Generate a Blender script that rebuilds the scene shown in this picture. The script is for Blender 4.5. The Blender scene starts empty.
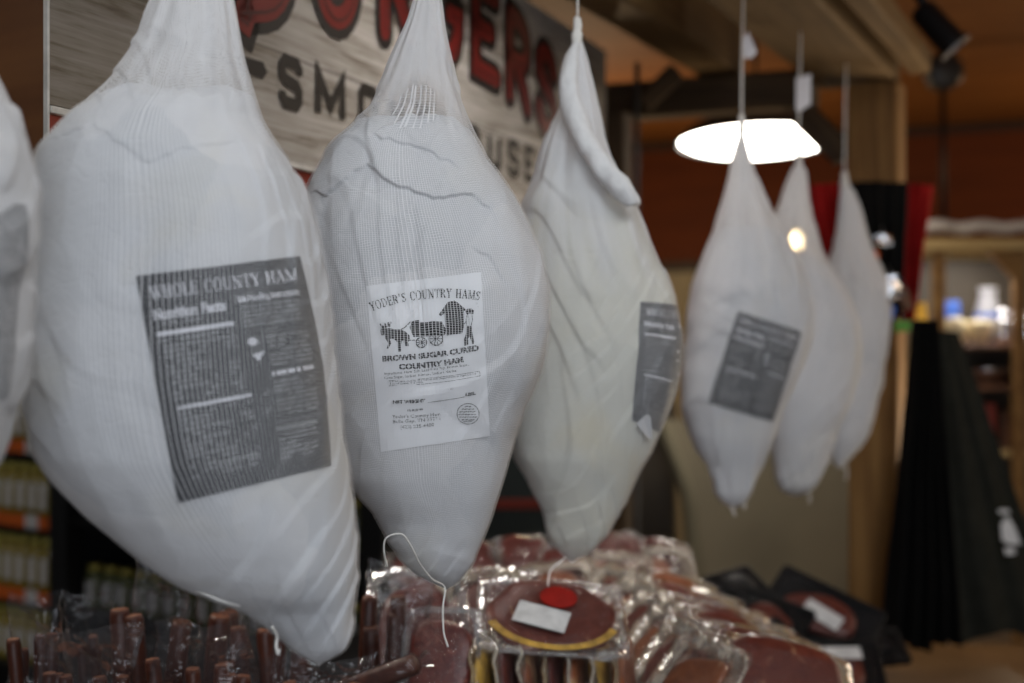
import bpy, bmesh, math, random
import numpy as np
from mathutils import Vector, Matrix, noise

C = bpy.context.scene.collection
SC = bpy.context.scene
F = 50.0 / 36.0 * 1024.0          # focal length in pixels
CAMZ = 1.5
PI = math.pi
rnd = random.Random(11)

def at(px, py, y):
    """world point at depth y on the line of sight of a measured point of the photograph"""
    return Vector(((px - 512.0) / F * y, y, CAMZ + (341.5 - py) / F * y))

DIR = Vector((0.41, 0.912, 0.0)).normalized()     # direction of the row of hams and its timber frame
NRM = Vector((DIR.y, -DIR.x, 0.0))
UP = Vector((0, 0, 1))

# ------------------------------------------------------------------ objects
def tag(o, label, cat, group=None, kind=None):
    if len(label.split()) > 16: print('LONG', len(label.split()), label)
    o['label'] = label; o['category'] = cat
    if group: o['group'] = group
    if kind: o['kind'] = kind
    return o

def struct(o):
    o['kind'] = 'structure'
    return o

def thing(name, label, cat, loc=(0, 0, 0), group=None):
    o = bpy.data.objects.new(name, None); C.objects.link(o)
    o.location = loc; o.empty_display_size = .05
    return tag(o, label, cat, group)

def link_mesh(name, me, mats, parent=None, world=True, smooth=True):
    if not isinstance(mats, (list, tuple)): mats = [mats]
    for m in mats: me.materials.append(m)
    if smooth:
        me.polygons.foreach_set('use_smooth', [True] * len(me.polygons))
    o = bpy.data.objects.new(name, me); C.objects.link(o)
    if parent is not None:
        o.parent = parent
        if world:   # mesh coordinates are world coordinates; parents are unrotated empties
            o.location = -parent_world(parent)
    return o

def parent_world(p):
    v = Vector(p.location)
    q = p.parent
    while q is not None:
        v += Vector(q.location); q = q.parent
    return v

def pydata(name, verts, faces, mats, parent=None, world=True, smooth=True, midx=None):
    me = bpy.data.meshes.new(name)
    me.from_pydata([tuple(v) for v in verts], [], faces)
    if midx: me.polygons.foreach_set('material_index', midx)
    me.update()
    return link_mesh(name, me, mats, parent, world, smooth)

def from_bm(name, bm, mats, parent=None, world=True, smooth=False):
    bm.normal_update()
    me = bpy.data.meshes.new(name); bm.to_mesh(me); bm.free()
    return link_mesh(name, me, mats, parent, world, smooth)

def frame(origin, xa, ya, za):
    M = Matrix.Identity(4)
    for i, a in enumerate((xa, ya, za)):
        for k in range(3): M[k][i] = a[k]
    for k in range(3): M[k][3] = origin[k]
    return M

def add_box(bm, M, sx, sy, sz, bev=0.0, seg=2):
    """box centred at M's origin, sizes along M's axes"""
    t = bmesh.new()
    bmesh.ops.create_cube(t, size=1.0)
    for v in t.verts: v.co = Vector((v.co.x * sx, v.co.y * sy, v.co.z * sz))
    if bev > 0:
        bmesh.ops.bevel(t, geom=list(t.edges) + list(t.verts), offset=bev, segments=seg, affect='EDGES', profile=.5)
    merge(bm, t, M)

def merge(bm, t, M=None):
    if M is not None: bmesh.ops.transform(t, matrix=M, verts=t.verts)
    me = bpy.data.meshes.new('tmp'); t.to_mesh(me); t.free()
    bm.from_mesh(me); bpy.data.meshes.remove(me)

def add_tube(bm, pts, r, n=8, cap=True):
    """tube along points; r is a number or a list"""
    pts = [Vector(p) for p in pts]
    rs = r if isinstance(r, (list, tuple)) else [r] * len(pts)
    rings = []; prev = None
    for i, p in enumerate(pts):
        d = (pts[min(i + 1, len(pts) - 1)] - pts[max(i - 1, 0)]).normalized()
        if prev is None:
            a = d.orthogonal().normalized()
        else:
            a = (prev - d * prev.dot(d))
            a = a.normalized() if a.length > 1e-6 else d.orthogonal().normalized()
        prev = a; b = d.cross(a)
        rings.append([bm.verts.new(p + (a * math.cos(2 * PI * k / n) + b * math.sin(2 * PI * k / n)) * rs[i]) for k in range(n)])
    for i in range(len(rings) - 1):
        for k in range(n):
            bm.faces.new((rings[i][k], rings[i][(k + 1) % n], rings[i + 1][(k + 1) % n], rings[i + 1][k]))
    if cap:
        bm.faces.new(rings[0][::-1]); bm.faces.new(rings[-1])

def add_lathe(bm, M, prof, n=20):
    """prof: list of (radius, height) along M's z axis"""
    rings = []
    for r, h in prof:
        if r < 1e-5:
            rings.append([bm.verts.new(M @ Vector((0, 0, h)))])
        else:
            rings.append([bm.verts.new(M @ Vector((r * math.cos(2 * PI * k / n), r * math.sin(2 * PI * k / n), h))) for k in range(n)])
    for a, b in zip(rings, rings[1:]):
        if len(a) == 1 and len(b) == 1: continue
        for k in range(n):
            k2 = (k + 1) % n
            if len(a) == 1: bm.faces.new((a[0], b[k2], b[k]))
            elif len(b) == 1: bm.faces.new((a[k], a[k2], b[0]))
            else: bm.faces.new((a[k], a[k2], b[k2], b[k]))

def spline(pts, n=8):
    """Catmull-Rom through points"""
    P = [Vector(p) for p in pts]; out = []
    for i in range(len(P) - 1):
        p0 = P[max(i - 1, 0)]; p1 = P[i]; p2 = P[i + 1]; p3 = P[min(i + 2, len(P) - 1)]
        for k in range(n):
            t = k / n
            out.append(.5 * ((2 * p1) + (p2 - p0) * t + (2 * p0 - 5 * p1 + 4 * p2 - p3) * t * t + (3 * p1 - p0 - 3 * p2 + p3) * t ** 3))
    out.append(P[-1]); return out

# ------------------------------------------------------------------ materials
class N:
    """a small node-tree writer"""
    def __init__(s, name):
        s.m = bpy.data.materials.new(name); s.m.use_nodes = True
        s.t = s.m.node_tree; s.t.nodes.clear()
        s.out = s.t.nodes.new('ShaderNodeOutputMaterial')
        s.co = s.t.nodes.new('ShaderNodeTexCoord')
    def n(s, typ, ins=None, **kw):
        nd = s.t.nodes.new(typ)
        for k, v in kw.items(): setattr(nd, k, v)
        for k, v in (ins or {}).items(): s.set(nd, k, v)
        return nd
    def set(s, nd, k, v):
        if isinstance(v, bpy.types.NodeSocket): s.t.links.new(v, nd.inputs[k])
        elif hasattr(v, 'outputs'): s.t.links.new(v.outputs[0], nd.inputs[k])
        else: nd.inputs[k].default_value = v
    def noise(s, vec, scale, detail=3, rough=.5, dist=0):
        return s.n('ShaderNodeTexNoise', {'Vector': vec, 'Scale': scale, 'Detail': detail, 'Roughness': rough, 'Distortion': dist}).outputs['Fac']
    def map(s, vec, sc=(1, 1, 1), loc=(0, 0, 0), rot=(0, 0, 0)):
        return s.n('ShaderNodeMapping', {'Vector': vec, 'Scale': sc, 'Location': loc, 'Rotation': rot}).outputs[0]
    def math(s, op, a, b=0.0, c=0.0, clamp=False):
        return s.n('ShaderNodeMath', {0: a, 1: b, 2: c}, operation=op, use_clamp=clamp).outputs[0]
    def ramp(s, fac, stops, interp='LINEAR'):
        nd = s.n('ShaderNodeValToRGB', {'Fac': fac}); e = nd.color_ramp.elements
        nd.color_ramp.interpolation = interp
        while len(e) < len(stops): e.new(.5)
        for el, (p, c) in zip(e, stops):
            el.position = p; el.color = (c[0], c[1], c[2], 1) if len(c) == 3 else c
        return nd.outputs['Color']
    def mix(s, fac, a, b):
        nd = s.n('ShaderNodeMix', data_type='RGBA')
        for k, v in ((0, fac), (6, a), (7, b)):
            if isinstance(v, tuple) and len(v) == 3: v = (*v, 1)
            s.set(nd, k, v)
        return nd.outputs[2]
    def bump(s, h, strength=.3, dist=.002):
        return s.n('ShaderNodeBump', {'Height': h, 'Strength': strength, 'Distance': dist}).outputs[0]
    def pbr(s, col, rough=.6, normal=None, metal=0, spec=.5, **kw):
        ins = {'Base Color': (*col, 1) if isinstance(col, tuple) and len(col) == 3 else col, 'Roughness': rough, 'Metallic': metal, 'Specular IOR Level': spec}
        if normal is not None: ins['Normal'] = normal
        ins.update(kw)
        return s.n('ShaderNodeBsdfPrincipled', ins).outputs[0]
    def done(s, sh):
        s.t.links.new(sh, s.out.inputs['Surface']); return s.m
    @property
    def obj(s): return s.co.outputs['Object']
    @property
    def uv(s): return s.co.outputs['UV']

def plain(name, col, rough=.6, metal=0, spec=.4, bump=0, bscale=60, var=.15):
    w = N(name)
    nz = w.noise(w.obj, bscale, 4)
    dark = tuple(c * (1 - var) for c in col); lite = tuple(min(1, c * (1 + var)) for c in col)
    c = w.ramp(nz, [(.3, dark), (.7, lite)])
    return w.done(w.pbr(c, rough, w.bump(nz, bump, .002) if bump else None, metal, spec))

def wood_mat(name, dark, mid, lite, scale=1.0, rough=.7, plank=0, spec=.25):
    """grain runs along the object's local x axis"""
    w = N(name)
    v = w.map(w.obj, (1.2 * scale, 14 * scale, 14 * scale))
    a = w.noise(v, 2.2, 6, .6, .8)
    b = w.noise(w.map(w.obj, (.8 * scale, 60 * scale, 60 * scale)), 2.0, 3, .6)
    k = w.noise(w.map(w.obj, (1.5, 2.5, 2.5)), 2.0, 2)
    fac = w.math('ADD', w.math('MULTIPLY', a, .65), w.math('MULTIPLY', b, .2))
    fac = w.math('ADD', fac, w.math('MULTIPLY', k, .2))
    c = w.ramp(fac, [(.36, dark), (.52, mid), (.7, lite)])
    h = fac
    if plank:
        wv = w.n('ShaderNodeTexWave', {'Vector': w.obj, 'Scale': 1.0 / plank * .5 / PI * PI}, bands_direction='Z', wave_profile='SAW')
        g = w.math('LESS_THAN', wv.outputs['Fac'], .04)
        c = w.mix(w.math('MULTIPLY', g, .6), c, tuple(x * .3 for x in dark))
    return w.done(w.pbr(c, rough, w.bump(h, .3, .003), 0, spec))

def paper_mat(name, base=(.78, .78, .79), stain=(.70, .62, .42), amt=.5, seed=0):
    w = N(name)
    p = w.map(w.obj, (1, 1, 1), (seed * 3.1, seed * 1.7, seed))
    cr = w.n('ShaderNodeTexVoronoi', {'Vector': w.map(w.n('ShaderNodeVectorMath', {0: p, 1: w.n('ShaderNodeTexNoise', {'Vector': p, 'Scale': 9.0, 'Detail': 3.0}).outputs['Color']}, operation='ADD').outputs[0], (1, 1, .6)), 'Scale': 7.0}, feature='DISTANCE_TO_EDGE').outputs[0]
    fine = w.noise(p, 45, 5, .6)
    big = w.noise(p, 13, 4, .55, 1.2)
    h = w.math('ADD', w.math('MULTIPLY', w.math('MINIMUM', cr, .10), .9), w.math('ADD', w.math('MULTIPLY', fine, .35), w.math('MULTIPLY', big, .9)))
    st = w.ramp(w.noise(p, 6.5, 3, .5, .6), [(.54, (0, 0, 0)), (.74, (1, 1, 1))])
    c = w.mix(w.math('MULTIPLY', st, amt), base, stain)
    # sheets of paper lying double or single, damp or dry
    ws = w.n('ShaderNodeVectorMath', {0: p, 1: w.n('ShaderNodeVectorMath', {0: w.n('ShaderNodeTexNoise', {'Vector': p, 'Scale': 7.0, 'Detail': 4.0}).outputs['Color'], 1: (.10, .10, .10)}, operation='MULTIPLY').outputs[0]}, operation='ADD').outputs[0]
    pt = w.n('ShaderNodeTexVoronoi', {'Vector': w.map(ws, (1, 1, .7), (seed, 0, 0), (.3, .4, .5)), 'Scale': 9.0}, feature='F1').outputs['Color']
    c = w.mix(w.math('MULTIPLY', w.n('ShaderNodeSeparateColor', {0: pt}).outputs[0], .42), c, tuple(x * f for x, f in zip(base, (.62, .66, .70))))
    c = w.mix(w.ramp(w.noise(p, 16, 3), [(.3, (.12, .12, .12)), (.6, (0, 0, 0))]), c, tuple(x * .86 for x in base))
    return w.done(w.pbr(c, .8, w.bump(h, .45, .004), 0, .12))

def net_mat(name, cols, rows, lo=.16, hi=.55, col=(.86, .86, .87)):
    """cotton netting: threads laid out on the uv grid; the 'weave' attribute says how closely they lie"""
    w = N(name)
    sep = w.n('ShaderNodeSeparateXYZ', {0: w.uv})
    at_ = w.n('ShaderNodeAttribute', attribute_name='weave').outputs['Fac']
    wid = w.math('ADD', lo, w.math('MULTIPLY', at_, hi - lo))
    wob = w.math('MULTIPLY', w.noise(w.uv, 18, 2), .02)
    fu = w.math('FRACT', w.math('MULTIPLY', w.math('ADD', sep.outputs[0], w.math('MULTIPLY', wob, .1)), cols))
    fv = w.math('FRACT', w.math('MULTIPLY', w.math('ADD', sep.outputs[1], wob), rows))
    cu = w.math('FRACT', w.math('MULTIPLY', sep.outputs[0], cols / 4.2)); cv = w.math('FRACT', w.math('MULTIPLY', sep.outputs[1], rows / 1.5))
    crs = w.math('MAXIMUM', w.math('LESS_THAN', cu, .24), w.math('LESS_THAN', cv, .20))
    m = w.math('MAXIMUM', w.math('LESS_THAN', fu, wid), w.math('LESS_THAN', fv, w.math('MULTIPLY', wid, .8)))
    opened = w.math('LESS_THAN', at_, -.02)
    m = w.math('ADD', w.math('MULTIPLY', m, w.math('SUBTRACT', 1.0, opened)), w.math('MULTIPLY', crs, opened))
    d = w.n('ShaderNodeBsdfDiffuse', {'Color': (*col, 1)}).outputs[0]
    tl = w.n('ShaderNodeBsdfTranslucent', {'Color': (*col, 1)}).outputs[0]
    cloth = w.n('ShaderNodeMixShader', {0: .3, 1: d, 2: tl}).outputs[0]
    tr = w.n('ShaderNodeBsdfTransparent').outputs[0]
    return w.done(w.n('ShaderNodeMixShader', {0: m, 1: tr, 2: cloth}).outputs[0])

def film_mat(name, haze=.10, col=(.85, .85, .88), rough=.12, gloss=.55, fine=.45, scale=26):
    """thin clear wrapping film with crinkles"""
    w = N(name)
    b = w.n('ShaderNodeBump', {'Height': w.math('ADD', w.noise(w.obj, scale, 3, .55, 1.0), w.math('MULTIPLY', w.noise(w.obj, 85, 2, .5, .5), fine)), 'Strength': 1.0, 'Distance': .014}).outputs[0]
    fr = w.n('ShaderNodeFresnel', {'IOR': 1.5, 'Normal': b}).outputs[0]
    gl = w.n('ShaderNodeBsdfGlossy', {'Color': (1, 1, 1, 1), 'Roughness': rough, 'Normal': b}).outputs[0]
    tr = w.n('ShaderNodeBsdfTransparent', {'Color': (.96, .96, .97, 1)}).outputs[0]
    df = w.n('ShaderNodeBsdfDiffuse', {'Color': (*col, 1), 'Normal': b}).outputs[0]
    hz = w.math('MULTIPLY', w.ramp(w.noise(w.obj, 14, 3, .6, .8), [(.35, (.25, .25, .25)), (.7, (1, 1, 1))]), haze * 2)
    a = w.n('ShaderNodeMixShader', {0: hz, 1: tr, 2: df}).outputs[0]
    return w.done(w.n('ShaderNodeMixShader', {0: w.math('MULTIPLY', fr, gloss * 2, clamp=True), 1: a, 2: gl}).outputs[0])

def meat_mat(name, a, b, fat, s=40, fatamt=.62, rough=.35):
    w = N(name)
    n1 = w.noise(w.obj, s, 5, .6, 1.5); n2 = w.noise(w.obj, s * .35, 4, .6, 2.0)
    c = w.ramp(n1, [(.3, a), (.7, b)])
    f = w.ramp(n2, [(fatamt, (0, 0, 0)), (fatamt + .1, (1, 1, 1))])
    c = w.mix(f, c, fat)
    return w.done(w.pbr(c, rough, w.bump(n1, .3, .002), 0, .5))

def emit(name, col, st):
    w = N(name)
    return w.done(w.n('ShaderNodeEmission', {'Color': (*col, 1), 'Strength': st}).outputs[0])

M = {}
M['paper'] = [paper_mat('wrapping paper %d' % i, seed=i, amt=a, base=(.70, .685, .60) if i == 3 else (.66, .66, .67)) for i, a in enumerate((.15, .35, .3, .75, .35, .3, .3))]
M['ink_bed'] = plain('label black print', (.028, .030, .036), .5, bscale=30)
M['ink_dim'] = plain('label grey print', (.21, .215, .225), .6)
M['ink_lite'] = plain('label white print', (.62, .62, .66), .6)
M['label_white'] = plain('white label stock', (.84, .85, .87), .45, spec=.4, var=.02)
M['ink'] = plain('black printing ink', (.02, .02, .022), .5)
M['cotton'] = plain('cotton string', (.78, .76, .72), .9, bscale=400, bump=.4)
M['tag_white'] = plain('white tag card', (.72, .7, .72), .6, var=.04)
M['twist_cloth'] = plain('rolled cotton cloth', (.74, .74, .74), .9, bscale=90, bump=.5, var=.06)
M['steel'] = plain('dull steel', (.32, .32, .33), .4, .9)
M['timber'] = wood_mat('rough sawn timber', (.075, .042, .014), (.125, .072, .026), (.17, .105, .044))
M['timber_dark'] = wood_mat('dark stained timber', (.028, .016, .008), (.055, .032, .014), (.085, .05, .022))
M['timber_post'] = wood_mat('post timber', (.10, .045, .012), (.19, .095, .028), (.27, .15, .05))
M['panel_wood'] = wood_mat('brown veneer', (.032, .011, .003), (.046, .017, .005), (.07, .031, .010), .55, .5)
M['table_wood'] = wood_mat('table boards', (.07, .032, .009), (.12, .06, .018), (.17, .095, .032))
M['pine'] = wood_mat('pale pine', (.26, .17, .06), (.42, .29, .12), (.52, .38, .18))
M['wall_rust'] = wood_mat('rust brown boarding', (.062, .011, .0008), (.08, .0155, .0012), (.10, .021, .002), .5, .75)
M['ceiling'] = wood_mat('orange pine boarding', (.12, .038, .006), (.17, .058, .010), (.22, .085, .018), .6, .7, plank=.2)
M['wall_tan'] = plain('tan plaster', (.24, .21, .145), .85, bscale=4, var=.1)
M['tan_panel'] = plain('tan card', (.20, .18, .12), .8, bscale=6, var=.08)
M['dark_trim_shade'] = plain('dark trim and edge shade', (.018, .007, .002), .6)  # wall trim, and the strip that paints shade under the ceiling
M['floor'] = plain('floor concrete', (.12, .10, .085), .7, bscale=6)
M['black_metal'] = plain('black shelving', (.008, .008, .008), .5)
M['black_plastic'] = plain('black plastic', (.005, .005, .006), .5, spec=.2)
M['cabinet'] = plain('dark teal enamel', (.022, .032, .033), .5, bscale=5)
M['cabinet_brown'] = plain('dark brown board', (.055, .042, .028), .6, bscale=5)
M['orange_strip'] = plain('orange price strip', (.62, .12, .012), .5)
M['white_card'] = plain('white card', (.62, .62, .62), .6)
M['glass_oil'] = plain('yellow preserve in glass', (.26, .20, .035), .12, spec=.6, bscale=60, var=.35)
M['glass_green'] = plain('olive preserve in glass', (.10, .11, .03), .12, spec=.6, bscale=60, var=.4)
M['lid_gold'] = plain('gold lid', (.50, .42, .10), .3, .6)
M['lid_white'] = plain('white lid', (.5, .5, .46), .4)
M['film'] = film_mat('clear wrapping film', .012, rough=.09, gloss=.28, fine=.05, scale=15)
M['film_tight'] = film_mat('tight clear film', .012, rough=.07, gloss=.15)
M['film_black'] = film_mat('film over black tray', .002, rough=.12, gloss=.03)
M['rim_clear'] = film_mat('clear sealed edge', .16, (.62, .60, .58), .1, .3, fine=.05, scale=17)
M['rim_milky'] = film_mat('white sealed edge', .42, (.66, .58, .46), .12, .26, fine=.05, scale=17)
M['rim_warm'] = film_mat('tan sealed edge', .30, (.56, .42, .24), .12, .3, fine=.05, scale=17)
M['ham_brown_fat'] = plain('browned ham edge', (.34, .15, .035), .35, bscale=60, var=.3)
M['film_dark'] = film_mat('thin film on black packs', .006, rough=.2, gloss=.18)
M['film_milky'] = film_mat('milky wrapping film', .15, (.62, .57, .50), .2, .3)
M['film_warm'] = film_mat('cream wrapping film', .09, (.62, .48, .30), .18, .3)
M['ham_meat'] = meat_mat('cured ham slice', (.085, .015, .010), (.155, .035, .020), (.34, .17, .09), 40, .60)
M['ham_orange'] = meat_mat('smoked ham slice', (.18, .05, .018), (.30, .10, .04), (.46, .28, .14), 30, .6)
M['ham_fat'] = plain('golden ham fat', (.50, .30, .06), .35, bscale=60, var=.3)
M['dark_meat'] = meat_mat('dark smoked meat', (.07, .014, .011), (.15, .030, .022), (.28, .11, .08), 50, .68)
M['ground_meat'] = meat_mat('coarse red meat', (.055, .008, .006), (.16, .030, .022), (.30, .11, .08), 110, .6)
M['stick'] = meat_mat('snack stick', (.060, .015, .008), (.105, .030, .015), (.16, .055, .03), 60, .72, .42)
M['stick_end'] = meat_mat('cut stick end', (.12, .035, .016), (.20, .07, .03), (.28, .14, .08), 120, .6, .5)
M['red_sticker'] = plain('red sticker', (.30, .012, .008), .4)
M['red_paint'] = plain('sign red paint', (.17, .010, .007), .5, bscale=12, var=.2)
M['dark_red_paint'] = plain('sign dark red shade', (.07, .006, .005), .5)
M['black_paint'] = plain('sign black paint', (.012, .010, .009), .55)
M['sign_red'] = plain('red fascia', (.20, .022, .010), .5, bscale=6)
M['sign_edge'] = plain('white sign edging', (.62, .60, .56), .5)
M['black_cloth'] = plain('black cloth', (.006, .0058, .0055), .95, bscale=30, spec=.1)
M['grey_cloth'] = plain('charcoal green cloth', (.022, .022, .017), .95, bscale=30, spec=.1)
M['red_cloth'] = plain('red cloth', (.27, .010, .009), .9, bscale=20, spec=.1)
M['white_cloth'] = plain('off white cloth', (.55, .50, .44), .9, bscale=14)
M['cream'] = plain('cream stoneware', (.68, .58, .36), .35, bscale=12)
M['blue'] = plain('blue carton', (.05, .13, .50), .4)
M['yellow'] = plain('yellow carton', (.65, .38, .05), .4)
M['silver'] = plain('bright tin', (.75, .75, .78), .15, 1.0, bscale=20)
M['green'] = plain('green wrapper', (.10, .30, .04), .35)
M['orange'] = plain('orange wrapper', (.70, .12, .02), .35)
M['brown_box'] = plain('brown goods', (.14, .06, .03), .6, bscale=20, var=.4)
M['lamp_metal'] = plain('dark lamp enamel', (.03, .028, .026), .4)
M['lamp_glow'] = emit('lamp diffuser glow', (1.0, .93, .82), 16.0)
M['lamp_glow_dim'] = emit('far lamp glow', (1.0, .82, .72), .7)
M['bulb_glow'] = emit('warm bulb glow', (1.0, .72, .38), 30.0)

def sign_wood():
    w = N('printed weathered boards')
    v = w.map(w.obj, (1.0, 1, 15))
    a = w.noise(v, 2.4, 9, .68, 1.1)
    b = w.noise(w.map(w.obj, (2.0, 1, 75)), 2.0, 5, .65, .5)
    k = w.noise(w.map(w.obj, (2.0, 1, 6)), 2.0, 4, .6)
    f = w.math('ADD', w.math('ADD', w.math('MULTIPLY', a, .6), w.math('MULTIPLY', b, .34)), w.math('MULTIPLY', k, .3))
    c = w.ramp(f, [(.44, (.085, .062, .04)), (.53, (.22, .19, .155)), (.60, (.39, .36, .32)), (.72, (.54, .51, .48))])
    # board joints of the print, every 0.17 m, and browner colour towards both ends
    sep = w.n('ShaderNodeSeparateXYZ', {0: w.obj})
    fr = w.math('FRACT', w.math('DIVIDE', w.math('ADD', sep.outputs[2], w.math('MULTIPLY', a, .012)), .155))
    g = w.math('LESS_THAN', fr, .035)
    c = w.mix(w.math('MULTIPLY', g, .55), c, (.05, .035, .022))
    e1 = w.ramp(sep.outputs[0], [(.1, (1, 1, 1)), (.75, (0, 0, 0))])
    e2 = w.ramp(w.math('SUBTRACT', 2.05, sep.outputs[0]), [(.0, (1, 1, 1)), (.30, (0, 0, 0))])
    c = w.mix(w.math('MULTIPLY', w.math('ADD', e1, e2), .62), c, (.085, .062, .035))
    return w.done(w.pbr(c, .55, None, 0, .3))
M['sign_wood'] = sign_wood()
# ================================================================== hams
_fonts = {}
def text2d(s, size=1.0, bold=0.0, xs=1.0):
    """letters as flat triangles: (verts, faces, width); baseline y=0, starts at x=0"""
    key = (s, round(bold, 4))
    if key not in _fonts:
        cu = bpy.data.curves.new('t', 'FONT'); cu.body = s; cu.size = 1.0; cu.offset = bold; cu.resolution_u = 3
        ob = bpy.data.objects.new('t', cu); C.objects.link(ob)
        me = ob.to_mesh()
        bm = bmesh.new(); bm.from_mesh(me); ob.to_mesh_clear()
        bmesh.ops.remove_doubles(bm, verts=bm.verts, dist=1e-5)
        _fonts[key] = ([(v.co.x, v.co.y) for v in bm.verts], [[v.index for v in f.verts] for f in bm.faces])
        bm.free(); bpy.data.objects.remove(ob); bpy.data.curves.remove(cu)
    V, Fc = _fonts[key]
    if not V: return [], [], 0
    x0 = min(v[0] for v in V); x1 = max(v[0] for v in V)
    return [((v[0] - x0) * size * xs, v[1] * size) for v in V], Fc, (x1 - x0) * size * xs

INSET = .0035
CREASES = [(19.0, 6.0, 2.2, Vector((3, 1, 7))), (11.0, 4.0, 13.0, Vector((11, 5, 2))), (9.0, 3.0, -14.0, Vector((1, 17, 5))), (34.0, 12.0, 16.0, Vector((7, 9, 13))), (24.0, 8.0, -34.0, Vector((15, 2, 9)))]
class Ham:
    NEXP = 2.35
    def __init__(s, prof, D, seed, depth=.80, low=.006, cr=.0055, fine=.0009, nexp=2.35):
        s.D, s.seed, s.depth, s.low_a, s.cr_a, s.fine_a, s.NEXP = D, seed, depth, low, cr, fine, nexp
        k = D / F
        ys = np.array([p[0] for p in prof], float); xl = np.array([p[1] for p in prof], float); xr = np.array([p[2] for p in prof], float)
        yy = np.linspace(ys[0], ys[-1], 400)
        c = np.interp(yy, ys, (xl + xr) / 2); a = np.interp(yy, ys, (xr - xl) / 2)
        g = np.exp(-np.linspace(-2, 2, 13) ** 2); g /= g.sum()
        def sm(q):
            p = np.concatenate([2 * q[0] - q[6:0:-1], q, 2 * q[-1] - q[-2:-8:-1]])
            return np.convolve(p, g, 'valid')
        s.yy, s.c, s.a = yy, sm(c), np.maximum(sm(a), 2.0)
        s.k = k; s.flaps = []
        s.ytop, s.ybot = ys[0], ys[-1]
    def ring(s, py):
        return (float(np.interp(py, s.yy, s.c)) - 512) * s.k, float(np.interp(py, s.yy, s.a)) * s.k
    def z(s, py): return CAMZ + (341.5 - py) * s.k
    def base(s, ph, py, shrink=None):
        """point of the smooth ham at angle ph (0 faces the shopper) and height"""
        cx, a = s.ring(py)
        if shrink is not None: a = min(a, shrink)
        q = 2.0 / s.NEXP
        sn, cs = math.sin(ph), math.cos(ph)
        x = a * math.copysign(abs(sn) ** q, sn)
        y = -a * s.depth * math.copysign(abs(cs) ** q, cs)
        n = Vector((x, y / (s.depth * s.depth) if s.depth else y, 0))
        n = n.normalized() if n.length > 1e-9 else Vector((0, -1, 0))
        return Vector((cx + x, s.D + y, s.z(py))), n, a
    def low(s, p):
        q = Vector((p.x, p.y, p.z * .8)) + Vector((s.seed * 5.3, s.seed * 2.1, s.seed))
        return s.low_a * 1.6 * noise.noise(q * 6.0)
    def crumple(s, p):
        q = Vector((p.x, p.y, p.z * .6)) + Vector((s.seed * 3.3, s.seed * 7.7, s.seed * 1.9))
        q = q + noise.noise_vector(q * 8.0) * .022
        out = 0.0
        for ux, uy, uz, o in CREASES:
            t = ux * q.x + uy * q.y + uz * q.z + 2.1 * noise.noise(q * 4.3 + o) + .55 * noise.noise(q * 13.0 + o)
            f = t - math.floor(t)
            saw = f / .84 if f < .84 else (1 - f) / .16
            mk = noise.noise(q * 7.0 - o) * 2.4 - .02
            if mk > 0: out += (.55 - saw) * min(1.0, mk) * (20.0 / (20.0 + .6 * abs(ux)))
        g1 = noise.voronoi(Vector((q.x * 26, q.y * 26, q.z * 20)))[0]
        r2 = max(-1.0, min(1.2, (g1[0] - .42) * 1.9))
        top = 1.0 + 1.5 * math.exp(-max(0.0, (s.ptop_z - p.z)) / .07) + 1.0 * math.exp(-max(0.0, p.z - s.pbot_z) / .10)
        return (s.cr_a * out + s.fine_a * r2) * top
    ptop_z = 9.0
    pbot_z = -9.0
    def fold(s, p, n, py, ph):
        """edges of the paper sheets: the surface steps out across each"""
        d = 0.0
        px = 512 + (p.x) / s.k
        if n.y < .3:
            for pts, h, w in s.flaps:
                d -= h * .8 * flap_step(pts, px, py, w)
        return d
    def paper(s, ph, py, off=0.0, shrink=None, damp=1.0):
        p, n, a = s.base(ph, py, shrink)
        edge = min(1.0, a / (.05))
        d = s.low(p) * edge + s.crumple(p) * edge * damp - INSET + s.fold(p, n, py, ph)
        return p + n * (d + off)
    def net(s, ph, py, off):
        p, n, a = s.base(ph, py)
        edge = min(1.0, a / .05)
        g = 0.0
        if s.neck and py < s.neck[1]:     # gathers run up the neck to the knot
            t = min(1.0, max(0.0, (s.neck[1] - py) / (s.neck[1] - s.neck[0])))
            g = t * a * .055 * (math.sin(ph * 9 + s.seed + 2 * noise.noise(p * 9)) + .6 * math.sin(ph * 17 + s.seed * 2))
        return p + n * (s.low(p) * edge + off - INSET + g + (s.crumple(p) * .75) * edge + s.fold(p, n, py, ph))
    neck = None
    def front(s, px, py, off, arcs=False, pxref=0):
        """the place on the front of the wrapped ham under a label point"""
        # the label point lies on the line of sight (px, py): walk to where that line meets the paper
        x_, y_ = px, py
        for it in range(4):
            cx, a = s.ring(y_)
            X = (x_ - 512) * s.k - cx
            if not arcs:
                t = max(-.995, min(.995, X / a))
                ph = math.asin(math.copysign(abs(t) ** (s.NEXP / 2.0), t))
            else:
                ph = arc_angle(s.NEXP, s.depth, X / a)
            p = s.paper(ph, y_, off, damp=s.label_damp)
            if it == 3: break
            if arcs:
                sc = (s.D - s.depth * a * .6) / s.D
                x_ = 512 + cx / s.k + (px - 512 - cx / s.k * 1.0 ) * 1.0 + (sc - 1) * 0; y_ = 341.5 + (py - 341.5) * sc
                continue
            qx = 512 + p.x / p.y * F; qy = 341.5 - (p.z - CAMZ) / p.y * F
            x_ += px - qx; y_ += py - qy
        return p
    label_damp = 1.0

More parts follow.
